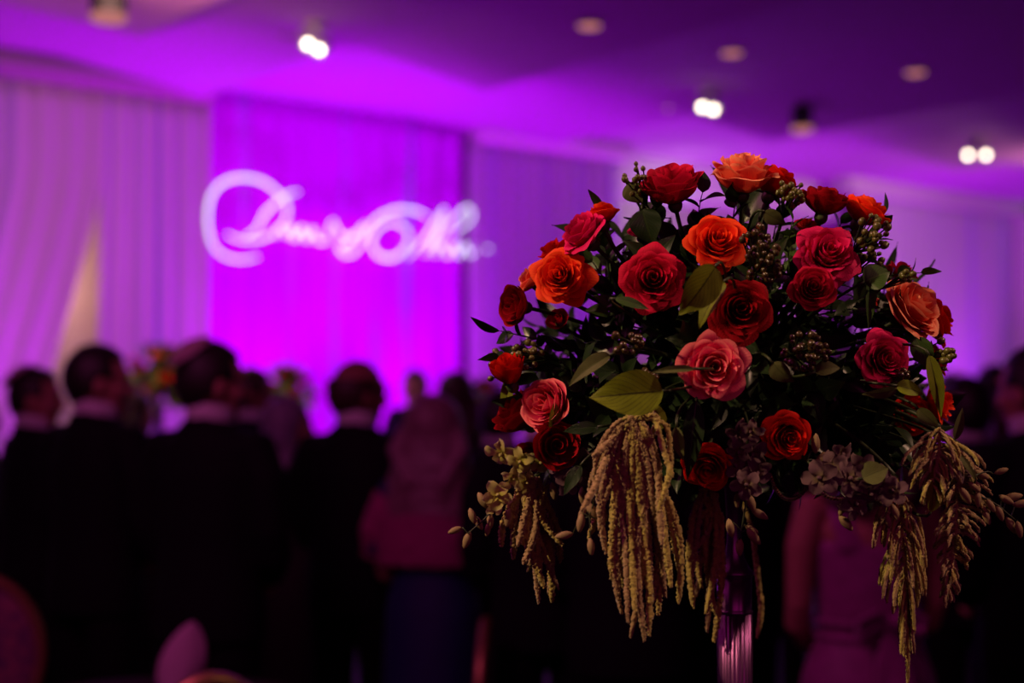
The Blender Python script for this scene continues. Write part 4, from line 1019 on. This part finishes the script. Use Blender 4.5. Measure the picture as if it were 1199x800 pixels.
def man(px, d, top, face, label, hair='dark', skin=M_SKIN, kip=None, glasses=False, yaw=0.0):
    H = CAMZ + (470-top)/FPX*d; k = H/1.772
    e = thing('person', label, 'person', (gx(px, d), d, 0), (0, 0, R(face))); e.scale = (k,)*3
    bo = link('body', get_body(yaw, False, skin), e)
    link('suit_jacket', JK, e); link('trousers', TR, e); link('shirt_collar', COL, e)
    for s in SH: link('shoe', s, e)
    hr = link('hair', get_hair(hair), e); hr.rotation_euler = (0, 0, yaw)
    if kip: kk = link('kippah', kip, e); kk.rotation_euler = (0, 0, yaw)
    if glasses: kk = link('glasses', GLS, e); kk.rotation_euler = (0, 0, yaw)
    return e
def woman(px, d, top, face, label, hair, dress, yaw=0.0, skin=M_SKIN):
    H = CAMZ + (470-top)/FPX*d; k = H/1.78
    e = thing('person', label, 'person', (gx(px, d), d, 0), (0, 0, R(face))); e.scale = (k,)*3
    link('body', get_body(yaw, True, skin), e); link('dress', dress, e)
    for s in SH: link('shoe', s, e)
    hr = link('hair', get_hair(hair), e); hr.rotation_euler = (0, 0, yaw)
    return e
man(-24, 7.1, 462, -60, 'person cut off by the left edge, only cheek and shoulder showing', 'brown', M_SKIN2, yaw=-.6)
man(42, 6.1, 430, -50, 'man in dark suit and kippah at far left, head turned right', 'dark', M_SKIN, KIPL, yaw=-.6)
man(114, 5.25, 402, -35, 'tall dark-haired man in black suit before the warm curtain gap', 'dark', M_SKIN, yaw=-.6)
man(247, 4.7, 399, -25, 'man in black suit with pale kippah right of far centrepiece', 'dark', M_SKIN, KIPL, yaw=-.6)
woman(157, 7.3, 454, -20, 'woman glimpsed between the dark-haired man and far centrepiece', 'bobbrown', DARKDR, -.5)
man(294, 6.9, 430, -30, 'man half hidden behind the right shoulder of the pale-kippah man', 'brown', M_SKIN2, yaw=-.6)
woman(338, 6.2, 463, -30, 'grey-haired woman left of the balding man in glasses', 'bobgrey', DARKDR, -.6)
man(418, 5.4, 418, -22, 'balding man in black suit and glasses below the script lettering', 'bald', M_SKIN2, None, True, yaw=-.6)
man(486, 11.2, 432, 150, 'small distant man in black suit facing the magenta curtain', 'dark', M_SKIN)
woman(534, 7.4, 434, 0, 'dark-haired woman behind the long-haired woman in blue', 'longbrown', DARKDR)
p10 = woman(508, 5.0, 461, -10, 'woman with long light brown hair, magenta shawl and blue skirt', 'longblond', dress_mesh('long', M_NAVY))
b = MB(); b.tube([(0, 0, 1.12), (0, 0, 1.2), (0, -.005, 1.32), (0, -.01, 1.42), (0, -.01, 1.46)], [(.225, .16), (.23, .165), (.225, .16), (.165, .12), (.09, .08)], 32)
for s in (-1, 1): b.tube([(s*.17, 0, 1.38), (s*.225, -.005, 1.25), (s*.235, .03, 1.14)], [.07, .068, .06], 12)
link('shawl', bake('shawl', b, M_SHAWL, .01, 4, (.012, .05)), p10)
man(586, 6.0, 455, -15, 'man in dark clothes standing just left of the rose bouquet', 'dark', M_SKIN2)
man(640, 4.7, 425, 5, 'man in black suit standing behind the left roses', 'dark', M_SKIN)
man(735, 4.3, 425, -5, 'man in black suit standing behind the long middle amaranth', 'brown', M_SKIN)
man(850, 4.9, 425, 8, 'man in black suit standing directly behind the vase', 'dark', M_SKIN)
GOWN = dress_mesh('gown', M_PINKD)
pk = woman(1013, 3.75, 440, 8, 'woman in pink sleeveless gown with a bow, back to camera', 'bobbrown', GOWN, 0)
link('waist_bow', bow_mesh(M_PINKD), pk)
man(1130, 5.3, 440, 5, 'man in black suit right of the pink gown behind the plume', 'dark', M_SKIN)
man(1164, 7.2, 427, 15, 'dark-haired man further back near the right curtain', 'dark', M_SKIN2)
woman(1172, 6.25, 458, 10, 'brown-haired woman near the right edge before the dark-haired man', 'bobbrown', DARKDR, .3)
man(1212, 4.3, 404, 20, 'tall man in black suit cut off by the right edge', 'dark', M_SKIN, yaw=.3)
man(905, 7.5, 450, 0, 'man in dark suit far behind the pink gown', 'dark', M_SKIN2)

# ================================================================== FAR CENTREPIECES
M_FARLEAF = leaf_mat('bright yellow green leaf', (.16, .26, .04), (.1, .15, .03), .6)
def far_piece(px, py, d, r, where, seed, n=16):
    rnd = random.Random(seed); c = at(px, py, d)
    t = thing('tall_vase', 'slim tall floor vase under the far flowers '+where, 'vase', (c.x, c.y, 0), group='tall vases of the far centrepieces')
    b = MB(); b.lathe([(.16, 0), (.16, .02), (.03, .05), (.025, .6), (.03, c.z-r*.95), (.07, c.z-r*.75)], 24); b.build('column', M_VASE, t)
    b = MB()
    for i in range(70):
        a = rnd.uniform(0, 6.28); el = rnd.uniform(-.9, 1.5); dr = Vector((math.cos(a)*math.cos(el), math.sin(a)*math.cos(el), math.sin(el)))
        M = Matrix.Translation(dr*r*.45) @ dr.to_track_quat('X', 'Z').to_matrix().to_4x4() @ Matrix.Rotation(rnd.uniform(-1, 1), 4, 'X')
        leaf_grid(b, r*.72, r*.3, M, .3, .6, .05, i, 1.4, 5, 7)
    b.ell((0, 0, 0), (r*.5, r*.5, r*.5), 14, 10)
    o = b.build('foliage_ball', M_FARLEAF, loc=c); tag(o, 'ball of yellow-green leaves in the far flowers '+where, 'foliage', 'foliage of the far centrepieces')
    cols = [(P_RED, 'red'), (P_ORNG, 'orange'), (P_CORAL, 'coral'), (P_CERI, 'cerise')]
    k = 0
    for i in range(n):
        f = (i+.5)/n; z = 1-1.45*f; a = i*2.4; q = math.sqrt(max(0, 1-z*z)); dr = Vector((q*math.cos(a), q*math.sin(a), z)); mt, cn = cols[rnd.randrange(4)]
        o = link('rose', bloom_mesh(r*.21, .6, 12, seed*40+i, mt)); o.location = c+dr*r*.95; o.rotation_euler = zmat(dr, i).to_euler()
        tag(o, f'blurred {cn} rose in the far flowers {where}', 'rose', f'{cn} roses in the far flowers {where}')
light('SPOT', 'pin_spot', at(187, 440, 9)+Vector((1.2, -1.8, 2.2)), (1, .8, .6), 85, at(187, 440, 9), .05, angle=14)
light('SPOT', 'pin_spot', at(338, 455, 9.5)+Vector((1.2, -1.8, 2.2)), (1, .8, .6), 60, at(338, 455, 9.5), .05, angle=14)
far_piece(187, 443, 9.0, .215, 'between the tall and the pale-kippah men', 1)
far_piece(335, 462, 9.5, .2, 'left of the balding man', 2)
far_piece(1114, 470, 8.5, .17, 'beside the right rim of the big bouquet', 3, 12)
far_piece(568, 470, 9.3, .15, 'just left of the big bouquet', 4, 12)

# ------------------------------------------------------------------ colour
sc.view_settings.view_transform = 'Standard'; sc.view_settings.look = 'None'; sc.view_settings.exposure = 0; sc.view_settings.gamma = 1
sc.view_settings.use_curve_mapping = False
sc.cycles.use_denoising = True
sc.cycles.max_bounces = 6; sc.cycles.diffuse_bounces = 3; sc.cycles.glossy_bounces = 3; sc.cycles.transmission_bounces = 5
sc.cycles.sample_clamp_indirect = 4
